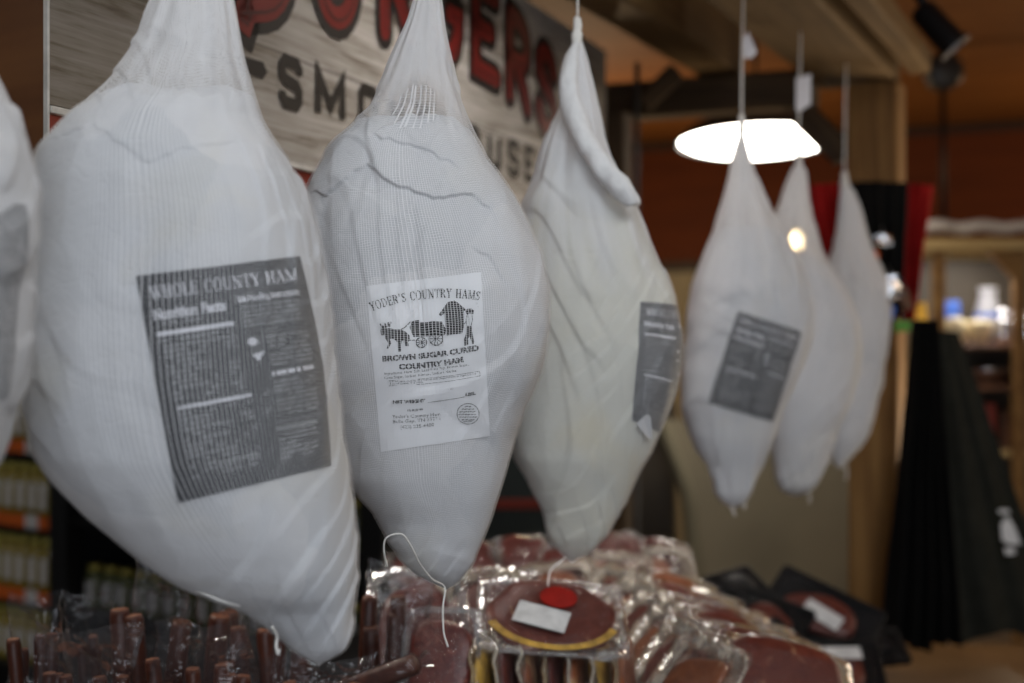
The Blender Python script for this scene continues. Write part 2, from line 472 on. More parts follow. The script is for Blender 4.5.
def flap_step(pts, px, py, w):
    """0 above the polyline (in front coordinates), 1 below it, fading out over w pixels further down"""
    if px < pts[0][0] or px > pts[-1][0]: return 0.0
    for (x0, y0), (x1, y1) in zip(pts, pts[1:]):
        if x0 <= px <= x1:
            y = y0 + (y1 - y0) * (px - x0) / max(1e-6, x1 - x0)
            y += 3.0 * noise.noise(Vector((px * .11, y0 * .37, 0)))
            t = (py - y)
            e = min(1.0, (px - pts[0][0]) / 14.0, (pts[-1][0] - px) / 14.0)
            if t <= -1.2: return 0.0
            up = min(1.0, (t + 1.2) / 2.4)
            return up * max(0.0, 1 - max(0, t) / w) * max(0, e)
    return 0.0

_arc = {}
def arc_angle(nexp, depth, L):
    """angle at which the front arc from the middle reaches length L (in half-widths)"""
    key = (nexp, depth)
    if key not in _arc:
        ph = np.linspace(0, 2.6, 600); q = 2 / nexp
        x = np.sin(ph) ** q; y = -depth * np.sign(np.cos(ph)) * np.abs(np.cos(ph)) ** q
        _arc[key] = (np.concatenate([[0], np.cumsum(np.hypot(np.diff(x), np.diff(y)))]), ph)
    l, ph = _arc[key]
    return math.copysign(float(np.interp(abs(L), l, ph)), L)

def shell(name, ham, fn, y0, y1, rows, cols, mats, parent, closed_top=False, weave=None, shr=None):
    verts, faces, uvs = [], [], []
    for i in range(rows + 1):
        py = y0 + (y1 - y0) * i / rows
        for j in range(cols):
            ph = 2 * PI * j / cols
            verts.append(fn(ph, py, shr(py, ph) if shr else None))
    for i in range(rows):
        for j in range(cols):
            j2 = (j + 1) % cols
            faces.append((i * cols + j, (i + 1) * cols + j, (i + 1) * cols + j2, i * cols + j2))
    nb = len(verts)
    bot = sum((verts[rows * cols + j] for j in range(cols)), Vector()) / cols; verts.append(bot + Vector((0, 0, -.004)))
    for j in range(cols): faces.append((rows * cols + j, nb, rows * cols + (j + 1) % cols))
    if closed_top:
        top = sum((verts[j] for j in range(cols)), Vector()) / cols; verts.append(top + Vector((0, 0, .003)))
        for j in range(cols): faces.append((j, (j + 1) % cols, nb + 1))
    me = bpy.data.meshes.new(name)
    me.from_pydata([tuple(v) for v in verts], [], faces)
    uv = me.uv_layers.new(name='UVMap'); data = np.zeros(len(me.loops) * 2)
    li = 0
    for fi, f in enumerate(faces):
        for v in f:
            if v < nb: i, j = divmod(v, cols)
            else: i, j = (rows if v == nb else 0), (fi % cols)
            u = j / cols
            if fi < rows * cols:
                if fi % cols == cols - 1 and j == 0: u = 1.0
            data[li * 2] = u; data[li * 2 + 1] = i / rows
            li += 1
    uv.data.foreach_set('uv', data)
    if weave:
        at_ = me.attributes.new('weave', 'FLOAT', 'POINT'); vals = []
        for i in range(rows + 1):
            py = y0 + (y1 - y0) * i / rows
            for j in range(cols): vals.append(weave(2 * PI * j / cols, py))
        vals += [vals[-1]] * (len(verts) - len(vals))
        at_.data.foreach_set('value', vals)
    me.update()
    return link_mesh(name, me, mats, parent)

def _ring(cx, cy, rx, ry, a0, a1, n=14):
    out = []
    for k in range(n):
        q = []
        for kk in (k, k + 1):
            a = math.radians(a0 + (a1 - a0) * kk / n)
            q.append(((cx + rx * math.cos(a), cy + ry * math.sin(a)), (cx + max(.02, rx - .17) * math.cos(a), cy + (ry - .06) * math.sin(a))))
        out.append([q[0][0], q[1][0], q[1][1], q[0][1]])
    return out
def _st(x0, y0, x1, y1, w):
    d = math.hypot(x1 - x0, y1 - y0); nx, ny = -(y1 - y0) / d * w / 2, (x1 - x0) / d * w / 2
    return [(x0 + nx, y0 + ny), (x0 - nx, y0 - ny), (x1 - nx, y1 - ny), (x1 + nx, y1 + ny)]
def _sf(x, y):
    d = .06 if y < .5 else -.06
    return [(x - .17, y), (x + .17, y), (x + .17, y + d), (x - .17, y + d)]
_T, _t = .19, .07
SERIF = {
 'H': (.95, [_st(.2, 0, .2, 1, _T), _st(.75, 0, .75, 1, _T), _st(.2, .5, .75, .5, _t), _sf(.2, 0), _sf(.2, 1), _sf(.75, 0), _sf(.75, 1)]),
 'O': (.95, _ring(.47, .5, .43, .52, 0, 360, 20)),
 'C': (.88, _ring(.47, .5, .43, .52, 48, 318, 16) + [_st(.76, .98, .76, .66, _t)]),
 'L': (.80, [_st(.2, 0, .2, 1, _T), _st(.1, .03, .74, .03, _t), _st(.72, 0, .72, .28, _t), _sf(.2, 1), _sf(.2, 0)]),
 'E': (.82, [_st(.2, 0, .2, 1, _T), _st(.05, .03, .74, .03, _t), _st(.05, .97, .70, .97, _t), _st(.2, .52, .58, .52, _t), _st(.72, 0, .72, .28, _t), _st(.69, 1, .69, .74, _t), _st(.58, .40, .58, .64, _t)]),
 'U': (.95, [_st(.2, 1, .2, .33, _T), _st(.76, 1, .76, .33, _t)] + _ring(.46, .34, .345, .36, 180, 360, 10) + [_sf(.2, 1), _sf(.76, 1)]),
 'N': (.98, [_st(.18, 0, .18, 1, _t), _st(.16, 1, .80, 0, _T), _st(.80, 0, .80, 1, _t), _sf(.18, 0), _sf(.14, 1), _sf(.8, 1)]),
 'T': (.85, [_st(.43, 0, .43, 1, _T), _st(.05, .965, .81, .965, _t), _st(.07, 1, .07, .70, _t), _st(.79, 1, .79, .70, _t), _sf(.43, 0)]),
 'Y': (.90, [_st(.12, 1, .45, .48, _T), _st(.80, 1, .45, .48, _t), _st(.45, .5, .45, 0, _T), _sf(.45, 0), _sf(.14, 1), _sf(.78, 1)]),
 'A': (.95, [_st(.12, 0, .47, 1, _t), _st(.45, 1, .82, 0, _T), _st(.22, .33, .70, .33, _t), _sf(.12, 0), _sf(.82, 0)]),
 'M': (1.15, [_st(.16, 0, .16, 1, _t), _st(.16, 1, .55, .08, _T), _st(.55, .08, .95, 1, _t), _st(.95, 1, .95, 0, _T), _sf(.16, 0), _sf(.14, 1), _sf(.95, 0), _sf(.96, 1)]),
 'W': (1.3, [_st(.10, 1, .38, 0, _T), _st(.38, 0, .64, .95, _t), _st(.62, 1, .90, 0, _T), _st(.90, 0, 1.18, 1, _t), _sf(.10, 1), _sf(.63, 1), _sf(1.17, 1)]),
 'D': (.95, [_st(.2, 0, .2, 1, _T), _sf(.16, 0), _sf(.16, 1)] + _ring(.32, .5, .55, .5, -90, 90, 12) + [_st(.2, .03, .34, .03, _t), _st(.2, .97, .34, .97, _t)]),
 'R': (.92, [_st(.2, 0, .2, 1, _T), _sf(.2, 0), _sf(.16, 1)] + _ring(.36, .74, .40, .26, -90, 90, 10) + [_st(.2, .97, .38, .97, _t), _st(.2, .51, .38, .51, _t), _st(.45, .5, .80, 0, _T)]),
 'S': (.78, [_st(.66, .76, .66, 1, _t), _st(.10, 0, .10, .26, _t)] + _ring(.38, .735, .30, .265, 20, 250, 10) + _ring(.38, .265, .32, .265, -160, 70, 10) + [_st(.24, .60, .54, .42, _T * .9)]),
 "'": (.40, [_st(.2, 1.02, .17, .70, .13)]),
 ' ': (.50, []),
}
class Art:
    """flat printing: polygons in label coordinates, laid on the ham by finish()"""
    def __init__(s): s.v, s.f, s.m, s.o = [], [], [], []
    def poly(s, pts, m, lift, cut=0):
        if cut:      # large shapes are cut into small triangles so that they follow the paper
            from mathutils.geometry import tessellate_polygon
            vv = [Vector((p[0], p[1], 0)) for p in pts]
            tris = [[vv[i].copy() for i in t] for t in tessellate_polygon([vv])]
            for _ in range(cut):
                nt = []
                for a, b, c in tris:
                    ab, bc, ca = (a + b) / 2, (b + c) / 2, (c + a) / 2
                    nt += [[a, ab, ca], [ab, b, bc], [ca, bc, c], [ab, bc, ca]]
                tris = nt
            for t in tris: s.poly([(q.x, q.y) for q in t], m, lift)
            return
        b = len(s.v); s.v += [tuple(p) for p in pts]; s.o += [lift] * len(pts)
        s.f.append(list(range(b, b + len(pts)))); s.m.append(m)
    def rect(s, x0, y0, x1, y1, m, lift, n=1):
        for k in range(n):
            a = x0 + (x1 - x0) * k / n; b = x0 + (x1 - x0) * (k + 1) / n
            s.poly([(a, y0), (b, y0), (b, y1), (a, y1)], m, lift)
    def line(s, pts, w, m, lift):
        for (x0, y0), (x1, y1) in zip(pts, pts[1:]):
            d = math.hypot(x1 - x0, y1 - y0) or 1e-6; nx, ny = -(y1 - y0) / d * w / 2, (x1 - x0) / d * w / 2
            s.poly([(x0 + nx, y0 + ny), (x1 + nx, y1 + ny), (x1 - nx, y1 - ny), (x0 - nx, y0 - ny)], m, lift)
    def grid(s, fn, nu, nv, m, lift):
        b = len(s.v)
        for i in range(nv + 1):
            for j in range(nu + 1):
                s.v.append(fn(j / nu, i / nv)); s.o.append(lift)
        for i in range(nv):
            for j in range(nu):
                q = b + i * (nu + 1) + j
                s.f.append([q, q + 1, q + nu + 2, q + nu + 1]); s.m.append(m)
    def text(s, txt, fn, size, m, lift, bold=0.0, width=None, align='L', xs=1.0):
        """fn(x, y): baseline coordinate x and height y to label coordinates"""
        V, Fc, w = text2d(txt, size, bold, xs)
        if not V: return
        k = (width / w) if width else 1.0
        w *= k; sh = {'L': 0, 'C': -w / 2, 'R': -w}[align]
        b = len(s.v)
        s.v += [fn(x * k + sh, y) for x, y in V]; s.o += [lift] * len(V)
        for f in Fc: s.f.append([b + i for i in f]); s.m.append(m)
    def serif(s, txt, fn, height, width, m, lift, gap=.06):
        """a serif line set letter by letter along fn's baseline"""
        tot = sum(SERIF[c][0] + gap for c in txt); k = width / tot; x = 0.0
        for c in txt:
            w, polys = SERIF[c]
            for q in polys: s.poly([fn((x + a) * k, b * height) for a, b in q], m, lift)
            x += w + gap
    def finish(s, name, put, mats, parent):
        P = [put(x, y, o) for (x, y), o in zip(s.v, s.o)]
        # faces must look outward (towards -y on the front)
        faces = []
        for f in s.f:
            a = sum(((P[f[i]].x * P[f[(i + 1) % len(f)]].z - P[f[(i + 1) % len(f)]].x * P[f[i]].z) for i in range(len(f))))
            faces.append(f if a > 0 else f[::-1])
        return pydata(name, P, faces, mats, parent, smooth=False, midx=s.m)

def flat(x0, y0, ang=0.0):
    c, sn = math.cos(ang), math.sin(ang)
    return lambda x, y: (x0 + x * c + y * sn, y0 + x * sn - y * c)

def nutrition_art(seed, detail=True, tear=None):
    """black label; label coordinates u to the right, v down, both 0..1"""
    r = random.Random(seed); A = Art()
    A.grid(lambda u, v: (u, v), 36, 44, 0, .0)
    L1 = .0007
    def T(txt, u, v, h, m, width, bold=.02, align='L'):
        A.text(txt, lambda x, y: (u + x, v - y), h / .7, m, L1, bold, width, align)
    def words(u0, u1, v, h, m, fill=.8):
        u = u0
        while u < u1 - .012:
            w = r.uniform(.02, .07); e = min(u1, u + w)
            if r.random() < fill: A.rect(u, v - h, e, v, m, L1)
            u = e + r.uniform(.008, .016)
    A.serif('WHOLE COUNTY HAM', lambda x, y: (.065 + x, .110 - y), .058, .89, 2, L1)
    T('Nutrition Facts', .06, .20, .045, 2, .44, .045)
    words(.06, .34, .228, .012, 1)
    A.rect(.06, .255, .53, .275, 2, L1, 6)
    words(.06, .50, .302, .012, 1)
    A.rect(.08, .318, .53, .327, 1, L1, 6)
    v = .35
    while v < .575:
        words(.09, .09 + r.uniform(.16, .30), v, .012, 1, .75); words(.46, .53, v, .012, 1, .6)
        v += .0235
    A.rect(.10, .590, .565, .606, 2, L1, 6)
    v = .632
    while v < .93:
        words(.11, .11 + r.uniform(.18, .40), v, .012, 1, .7); words(.48, .56, v, .012, 1, .5)
        v += .0235
    A.rect(.30, .862, .56, .874, 1, L1, 4)
    T('Safe Handling Instructions', .575, .175, .030, 2, .37, .03)
    v = .205
    while v < .30:
        words(.58, .93, v, .011, 1, .9); v += .0215
    A.line([(.58, .318), (.95, .318)], .004, 1, L1)
    for (cx, cy, kind) in ((.62, .36, 0), (.64, .43, 1), (.65, .69, 2), (.655, .61, 2)):
        if kind == 0:
            A.poly([(cx + .030 * math.cos(k * PI / 5), cy + .020 * math.sin(k * PI / 5)) for k in range(10)], 2, L1)
        elif kind == 1:
            A.poly([(cx - .038, cy - .012), (cx + .038, cy - .02), (cx, cy + .024)], 2, L1)
        else:
            A.line([(cx - .02, cy), (cx + .02, cy - .02)], .012, 1, L1)
    v = .355
    while v < .50:
        words(.71, .95, v, .011, 1, .9); v += .0215
    words(.70, .95, .53, .020, 2, .95)
    v = .565
    while v < .735:
        words(.70, .95, v, .011, 1, .9); v += .0215
    A.rect(.68, .765, .93, .785, 1, L1, 4); A.rect(.68, .742, .97, .747, 1, L1, 3)
    v = .81
    while v < .93:
        words(.69, .93, v, .011, 1, .8); v += .0215
    return A

def make_string(pts, r, name, parent, n=6, smooth=8):
    bm = bmesh.new(); add_tube(bm, spline(pts, smooth), r, n)
    return from_bm(name, bm, M['cotton'], parent, smooth=True)

BEAM_Z = 2.165
def build_ham(idx, label, prof, D, seed, paper_top, paper_full, cols, net_cfg, neck, hi_res=1.0, flaps=(), depth=.80, knot=None, **kw):
    h = Ham(prof, D, seed, depth, **kw)
    h.flaps = list(flaps); h.neck = neck; h.ptop_z = h.z(paper_top); h.pbot_z = h.z(h.ybot)
    cx, a = h.ring(h.ytop)
    root = thing('hanging_ham', label, 'ham', (cx, D, h.z(h.ytop)), 'cured hams hung in a row from the timber frame')
    nr = int(230 * hi_res); nc = int(210 * hi_res)
    afull = float(np.interp(paper_full, h.yy, h.a)) * h.k
    span = paper_full - paper_top
    def clampd(py, ph):
        _, a_ = h.ring(py)
        c_, s_ = math.cos(ph), math.sin(ph)
        e = py + span * (.16 * noise.noise(Vector((c_ * 1.8 + idx, s_ * 1.8, py * .012))) + .10 * noise.noise(Vector((c_ * 6 + idx, s_ * 6, py * .03))))
        t = (paper_full - e) / span
        if py < paper_top + .5: return .004
        if t <= 0: return a_ - .0002
        return min(max(.004, afull * math.sqrt(max(0.0, 1 - min(1, t) ** 2.4))), a_ - .001)
    shell('paper_wrap', h, lambda ph, py, sh: h.paper(ph, py, 0.0, sh), paper_top, h.ybot, nr, nc, M['paper'][idx % 7], root, True, None, clampd)
    ncols, nrows, lo, hi, weave = net_cfg
    nm = net_mat('cotton netting %d' % idx, ncols, nrows, lo, hi)
    shell('netting', h, lambda ph, py, sh: h.net(ph, py, .0026), h.ytop, h.ybot, int(260 * hi_res), int(200 * hi_res), nm, root, False, weave)
    # the tied knot and the string up to the beam
    kx, ky = cx, h.z(h.ytop)
    bm = bmesh.new()
    rr = max(a, .006)
    add_lathe(bm, Matrix.Translation((kx, D, ky)), [(rr * .9, -.012), (rr * 1.25, -.004), (rr * 1.3, .004), (rr * .8, .010), (rr * 1.1, .018), (rr * .7, .028), (0, .030)], 12)
    for v in bm.verts: v.co += Vector(noise.noise_vector(v.co * 90)) * rr * .35
    from_bm('knot', bm, M['cotton'], root, smooth=True)
    top = Vector((kx + .004, D, BEAM_Z - .001))
    make_string([(kx, D, ky + .02), (kx + .001, D, ky * .5 + top.z * .5), top], .0016 if D < 2.2 else .0022, 'hanging_string', root, 6, 3)
    return h, root

# ---- silhouettes measured off the photograph (row, left edge, right edge)
P0 = [(-210, -150, -138), (-120, -172, -112), (-40, -196, -70), (40, -222, -24), (93, -246, 2), (116, -258, 14), (151, -274, 26), (186, -286, 31), (225, -292, 29), (300, -296, 24), (380, -290, 18), (448, -272, 1), (520, -246, -24), (600, -214, -52), (680, -178, -82), (740, -146, -104), (756, -136, -116)]
P1 = [(-118, 194, 202), (-80, 180, 216), (-40, 168, 226), (0, 155, 232), (30, 145, 236), (60, 129, 239), (81, 116, 246), (102, 95, 254), (121, 70, 261), (151, 44, 283), (186, 33, 304), (225, 28, 318), (260, 22, 325), (300, 18, 331), (340, 17, 335), (380, 20, 338), (420, 29, 342), (454, 39, 345), (479, 57, 348), (511, 85, 351), (543, 121, 354), (568, 153, 355), (589, 190, 355), (605, 236, 355), (622, 258, 354), (637, 279, 352), (650, 292, 347), (660, 306, 334), (663, 313, 325)]
P2 = [(-62, 424, 432), (-30, 419, 437), (0, 414, 441), (25, 405, 444), (42, 398, 447), (77, 384, 454), (109, 367, 465), (130, 346, 473), (141, 332, 479), (158, 321, 489), (183, 307, 506), (215, 298, 524), (250, 295, 540), (290, 297, 551), (325, 301, 553), (353, 306, 550), (378, 312, 543), (406, 321, 529), (440, 331, 516), (476, 345, 506), (497, 361, 500), (518, 379, 493), (547, 393, 481), (568, 408, 471), (579, 424, 464), (586, 438, 455)]
P3 = [(38, 574, 581), (50, 570, 584), (67, 563, 588), (88, 560, 593), (105, 562, 597), (137, 546, 604), (176, 532, 620), (202, 520, 637), (239, 512, 653), (260, 509, 663), (290, 506, 676), (320, 505, 684), (350, 505, 685), (380, 506, 680), (410, 508, 669), (434, 510, 660), (457, 513, 650), (488, 529, 635), (515, 540, 622), (536, 545, 609), (548, 553, 597), (556, 561, 585), (560, 567, 577)]
P4 = [(130, 739.5, 743.5), (153, 733, 749), (178, 729, 756), (203, 723, 767), (231, 715, 783), (258, 703, 798), (287, 691, 809), (318, 685, 815), (340, 683, 813), (372, 681, 802), (408, 682, 784), (436, 688, 775), (451, 695, 769), (468, 705, 761), (488, 711, 753), (500, 718, 747), (506, 727, 740)]
P5 = [(163, 796.5, 801), (171, 791, 806), (199, 782, 808), (220, 776, 814), (237, 772, 818), (265, 767, 831), (294, 764, 848), (322, 763, 859), (347, 763, 861), (372, 763, 859), (401, 764, 852), (433, 766, 838), (458, 770, 831), (479, 773, 820), (489, 778, 814), (494, 787, 803)]
P6 = [(184, 841, 848), (192, 840, 855), (213, 838, 863), (235, 834, 868), (258, 829, 877), (294, 826, 888), (319, 825, 890), (345, 825, 888), (383, 826, 884), (422, 827, 873), (440, 828, 866), (456, 831, 853), (464, 834, 845), (467, 837, 842)]

def weave_neck(y0, y1, hole=None, lo=0.0):
    def f(ph, py):
        t = min(1.0, max(0.0, (y1 - py) / (y1 - y0)))
        w = lo + (1 - lo) * t ** .8
        if hole:
            hp, hy, rp, ry, am = hole
            dph = (ph - hp + PI) % (2 * PI) - PI
            w -= am * math.exp(-(dph / rp) ** 2 - ((py - hy) / ry) ** 2)
        w += (.45 * noise.noise(Vector((math.cos(ph) * 5, math.sin(ph) * 5, py * .006))) + .2 * noise.noise(Vector((math.cos(ph) * 14, math.sin(ph) * 14, py * .006)))) * min(1.0, t * 4)
        return max(-1.0 if hole else 0.0, min(1.0, w))
    return f

# nearest ham, cut by the picture's edge
h0, r0 = build_ham(0, 'nearest ham, cut off by the left edge, pale netting above its dark label', P0, 1.08, 3.0, 60, 150, 0, (240, 280, .14, .70, weave_neck(-100, 190)), (-210, 160), .8)
# large ham
h1, r1 = build_ham(1, 'largest ham, black label with white print, its tip dipping to the snack sticks', P1, 1.30, 8.2, 90, 150, 0, (215, 270, .12, .68, weave_neck(20, 150)), (-118, 175), 1.9,
                   flaps=[([(60, 150), (120, 138), (175, 176), (205, 160), (262, 150)], .0016, 26)], low=.005, cr=.0030, fine=.0014)
h2, r2 = build_ham(2, 'hanging ham with the white wagon label, thread curling from its tip', P2, 1.62, 5.4, 118, 196, 0, (300, 340, .18, .66, weave_neck(30, 160, (.10, 110, .34, 20, 1.6))), (-62, 170), 2.0,
                   flaps=[([(310, 196), (332, 200), (352, 186), (372, 172), (398, 192), (440, 206), (475, 200), (492, 214), (500, 232)], .0055, 30), ([(372, 140), (400, 150), (432, 158), (470, 178)], .004, 22), ([(470, 250), (492, 262), (516, 300)], .003, 28)], low=.005, cr=.0030, fine=.0014)
h3, r3 = build_ham(3, 'hanging ham with a twisted cloth neck and black label torn at its right edge', P3, 1.97, 1.6, 150, 250, 0, (230, 300, .12, .93, weave_neck(150, 300, None, .06)), (38, 250), 1.5,
                   flaps=[([(562, 100), (580, 130), (600, 165), (622, 190), (640, 206)], -.012, 120)], cr=.0036, fine=.0012, nexp=2.1)
h4, r4 = build_ham(4, 'hanging ham in front of the glowing lamp, its tilted black label faded', P4, 2.70, 9.9, 225, 300, 0, (150, 230, .09, .85, weave_neck(180, 300, None, .04)), (130, 270), .75, cr=.0038, fine=.001)
h5, r5 = build_ham(5, 'plain unlabelled ham hanging directly behind the ham with the faded label', P5, 3.05, 4.1, 255, 330, 0, (130, 210, .16, .66, weave_neck(190, 320, (-.15, 240, .5, 16, .45), .25)), (163, 290), .65, cr=.0038, fine=.001)
h6, r6 = build_ham(6, 'plain unlabelled ham at the far end of the row, before the red and black cloths', P6, 3.40, 6.6, 280, 340, 0, (120, 200, .16, .90, weave_neck(200, 340, None, .3)), (184, 310), .6, cr=.0055, fine=.001)

# ---- labels
def bilin(tl, tr, br, bl, bulge_r=0.0):
    def f(u, v):
        x = (tl[0] * (1 - u) + tr[0] * u) * (1 - v) + (bl[0] * (1 - u) + br[0] * u) * v
        y = (tl[1] * (1 - u) + tr[1] * u) * (1 - v) + (bl[1] * (1 - u) + br[1] * u) * v
        return x + bulge_r * u * u * 4 * v * (1 - v), y
    return f

M['ink_mid'] = plain('pale grey print', (.34, .34, .35), .6)
LM = [M['ink_bed'], M['ink_dim'], M['ink_lite']]
def lay(ham, quad, art, root, text, arcs=False, LM=LM):
    ham.label_damp = .8
    o = art.finish('label', lambda u, v, o: ham.front(*quad(u, v), .0010 + o, arcs), LM, root)
    o['label'] = text
    return o
h1.label_damp = .8
lay(h1, bilin((136, 276), (300, 256), (331, 466), (178, 503), 6), nutrition_art(1), r1, 'black nutrition label under the netting')
lay(h4, bilin((738, 311), (802, 332), (773, 422), (708, 403)), nutrition_art(4), r4, 'black nutrition label, tilted')
lay(h0, bilin((-95, 222), (24, 205), (20, 392), (-92, 420)), nutrition_art(9), r0, 'grey nutrition label at the ham\'s side', LM=[M['ink_dim'], M['ink_mid'], M['ink_mid']])
# torn label that wraps round the side
_q3 = bilin((638, 302), (738, 306), (716, 446), (631, 420))
A3 = nutrition_art(3)
lay(h3, lambda u, v: (lambda x, y: (x * 1.0, y))(*_q3(u, v)), A3, r3, 'black nutrition label with a torn corner', True)
# white torn paper corner standing over the label
A = Art()
A.grid(lambda u, v: (634 + 22 * u * (v + .25) , 414 + 24 * v + 6 * u), 8, 8, 0, .004)
A3t = Art(); A3t.poly([(641, 417), (646, 413), (651, 417), (655, 428), (657, 440), (650, 437), (643, 432), (634, 423)], 0, .004)
A3t.finish('torn_paper', lambda x, y, o: h3.front(x, y, .0024 + o, True), [M['paper'][2]], r3)

# ---- the white wagon label
def wagon_label():
    A = Art()
    TL, TR, BR, BL = (366, 286), (481, 272), (490, 436), (381, 452)
    q = bilin(TL, TR, BR, BL)
    A.grid(lambda u, v: q(u, v), 30, 40, 0, 0.0)
    L = .0007
    def px(x, y): return (370 + x / 7.592, 290 + y / 7.592)      # measured on an enlargement
    # arched heading, letter by letter
    txt = "YODER'S COUNTRY HAMS"
    p0, p1, p2 = (371.5, 311.5), (424, 291.5), (480, 300.5)
    def arc(t):
        return ((1 - t) ** 2 * p0[0] + 2 * t * (1 - t) * p1[0] + t * t * p2[0], (1 - t) ** 2 * p0[1] + 2 * t * (1 - t) * p1[1] + t * t * p2[1])
    tt = [arc(k / 200) for k in range(201)]
    ll = [0.0]
    for (xa, ya), (xb, yb) in zip(tt, tt[1:]): ll.append(ll[-1] + math.hypot(xb - xa, yb - ya))
    def along(x, y):
        t = float(np.interp(x, ll, np.linspace(0, 1, 201)))
        X, Y = arc(t); X2, Y2 = arc(min(1.0, t + .01)); X1, Y1 = arc(max(0.0, t - .01)); an = math.atan2(Y2 - Y1, X2 - X1)
        return X + y * math.sin(an), Y - y * math.cos(an)
    A.serif(txt, along, 9.0, ll[-1], 1, L)
    # lines of print, each bent as the paper bends
    def T(s, a, b, sag, size, bold=.0, m=1):
        a = px(*a); b = px(*b); w = math.hypot(b[0] - a[0], b[1] - a[1]); sag = sag / 7.592
        def fn(x, y):
            t = x / w
            X = a[0] + (b[0] - a[0]) * t; Y = a[1] + (b[1] - a[1]) * t + 4 * sag * t * (1 - t)
            ang = math.atan2((b[1] - a[1]) + 4 * sag * (1 - 2 * t), b[0] - a[0])
            return X + y * math.sin(ang), Y - y * math.cos(ang)
        A.text(s, fn, size, m, L, bold, w)
    def P(*pts): A.poly([px(*p) for p in pts], 1, L, 3 if len(pts) > 9 else 1)
    def Ln(w, *pts): A.line([px(*p) for p in pts], w / 7.592, 1, L)
    T('BROWN SUGAR CURED', (95, 540), (830, 455), 14, 7.2, .05)
    T('COUNTRY HAM', (220, 602), (712, 545), 12, 7.4, .05)
    T('Ingredients: Ham, Salt, Lead Free Pep, Brown Sugar,', (110, 645), (750, 572), 8, 3.6)
    T('Cane Sugar, Sodium Nitrate, Sodium Nitrite', (110, 676), (655, 620), 6, 3.6)
    T('USDA approved by the Tennessee Department of Agriculture', (150, 700), (805, 640), 12, 2.6)
    T('Box of Union, TN 3780', (152, 718), (400, 707), 2, 2.6)
    Ln(3, (138, 690), (400, 675), (620, 650), (832, 617)); Ln(3, (832, 617), (836, 652)); Ln(3, (836, 652), (620, 690), (400, 715), (142, 728)); Ln(3, (142, 728), (138, 690))
    k = 607.0 / 720.0 * 8.533 / 7.592   # the second enlargement is 8.533 wide, its row 0 lies at 370
    def q2(x, y): return (x * 7.592 / 8.533, (y / 8.533 + 80) * 7.592)
    T('NET WEIGHT', q2(195, 284), q2(472, 272), 4, 4.2, .05)
    Ln(4, q2(492, 276), q2(600, 264), q2(720, 246), q2(808, 229))
    T('LBS.', q2(815, 222), q2(903, 208), 2, 4.2, .05)
    T('CURED BY', q2(318, 352), q2(460, 342), 2, 2.6, .03)
    T("Yoder's Country Ham", q2(190, 410), q2(600, 388), 5, 4.6)
    T('Bulls Gap, TN 37711', q2(194, 453), q2(600, 424), 5, 4.6)
    T('(423) 235-4400', q2(258, 500), q2(548, 478), 4, 4.6)
    # round inspection stamp
    c = q2(837, 374); R = 84
    ring = [(c[0] + R * math.cos(t * PI / 18), c[1] + R * .93 * math.sin(t * PI / 18)) for t in range(37)]
    Ln(5, *ring)
    for j, (dx, w) in enumerate(((0, 46), (-2, 92), (0, 130), (2, 140), (0, 130), (0, 96))):
        y = c[1] - 56 + j * 20
        r = random.Random(j); x = c[0] - w / 2
        while x < c[0] + w / 2 - 6:
            e = x + r.uniform(10, 26); Ln(7, (x, y + 3), (min(e, c[0] + w / 2), y - 2)); x = e + 6
    T('INSP', (c[0] - 36, c[1] + 64), (c[0] + 36, c[1] + 60), 2, 2.4, .02)
    # wagon drawing: mules, tongue, wagon, wheels, smokehouse, man in a hat
    P((85, 275), (100, 268), (118, 292), (150, 290), (190, 300), (235, 300), (275, 320), (300, 345), (302, 380), (290, 395), (296, 425), (268, 425), (262, 380), (240, 388), (236, 430), (238, 466), (214, 468), (214, 400), (180, 372), (150, 372), (160, 405), (140, 445), (126, 445), (140, 405), (118, 370), (108, 335), (100, 345), (85, 345), (80, 310))
    P((85, 280), (72, 256), (80, 256), (98, 272)); P((112, 292), (108, 250), (118, 252), (128, 282)); P((128, 285), (134, 246), (142, 244), (145, 272)); P((140, 276), (154, 238), (164, 242), (152, 280))
    Ln(7, (236, 298), (262, 286), (292, 256), (312, 236)); Ln(7, (296, 380), (352, 380))
    P((306, 300), (300, 282), (320, 236), (372, 228), (378, 246), (430, 246), (470, 236), (545, 240), (578, 300), (572, 335), (560, 345), (330, 356))
    for (wx, wy, wr) in ((390, 398, 40), (502, 370, 52)):
        Ln(9, *[(wx + wr * math.cos(t * PI / 12), wy + wr * .95 * math.sin(t * PI / 12)) for t in range(25)])
        for t in range(10): Ln(5, (wx, wy), (wx + wr * math.cos(t * PI / 5), wy + wr * .95 * math.sin(t * PI / 5)))
        P(*[(wx + 12 * math.cos(t * PI / 6), wy + 12 * math.sin(t * PI / 6)) for t in range(12)])
    P((520, 188), (590, 92), (640, 80), (662, 92), (730, 150), (728, 160), (712, 158), (716, 262), (700, 328), (580, 345), (572, 262), (566, 178), (538, 198))
    P((722, 160), (742, 142), (770, 142), (788, 156), (786, 178), (772, 182), (760, 176), (742, 186), (728, 178))
    P((732, 272), (770, 272), (780, 340), (792, 405), (778, 412), (756, 352), (744, 366), (746, 415), (716, 424), (714, 372), (730, 330))
    Ln(6, (738, 186), (730, 230), (734, 270)); Ln(6, (772, 184), (778, 226), (768, 268)); Ln(5, (750, 190), (756, 268)); Ln(5, (730, 240), (706, 268))
    return A

A2 = wagon_label()
h2.label_damp = .75
o = A2.finish('label', lambda x, y, o: h2.front(x, y, .0009 + o), [M['label_white'], M['ink']], r2)
o['label'] = 'white paper label with black print and a wagon drawing'

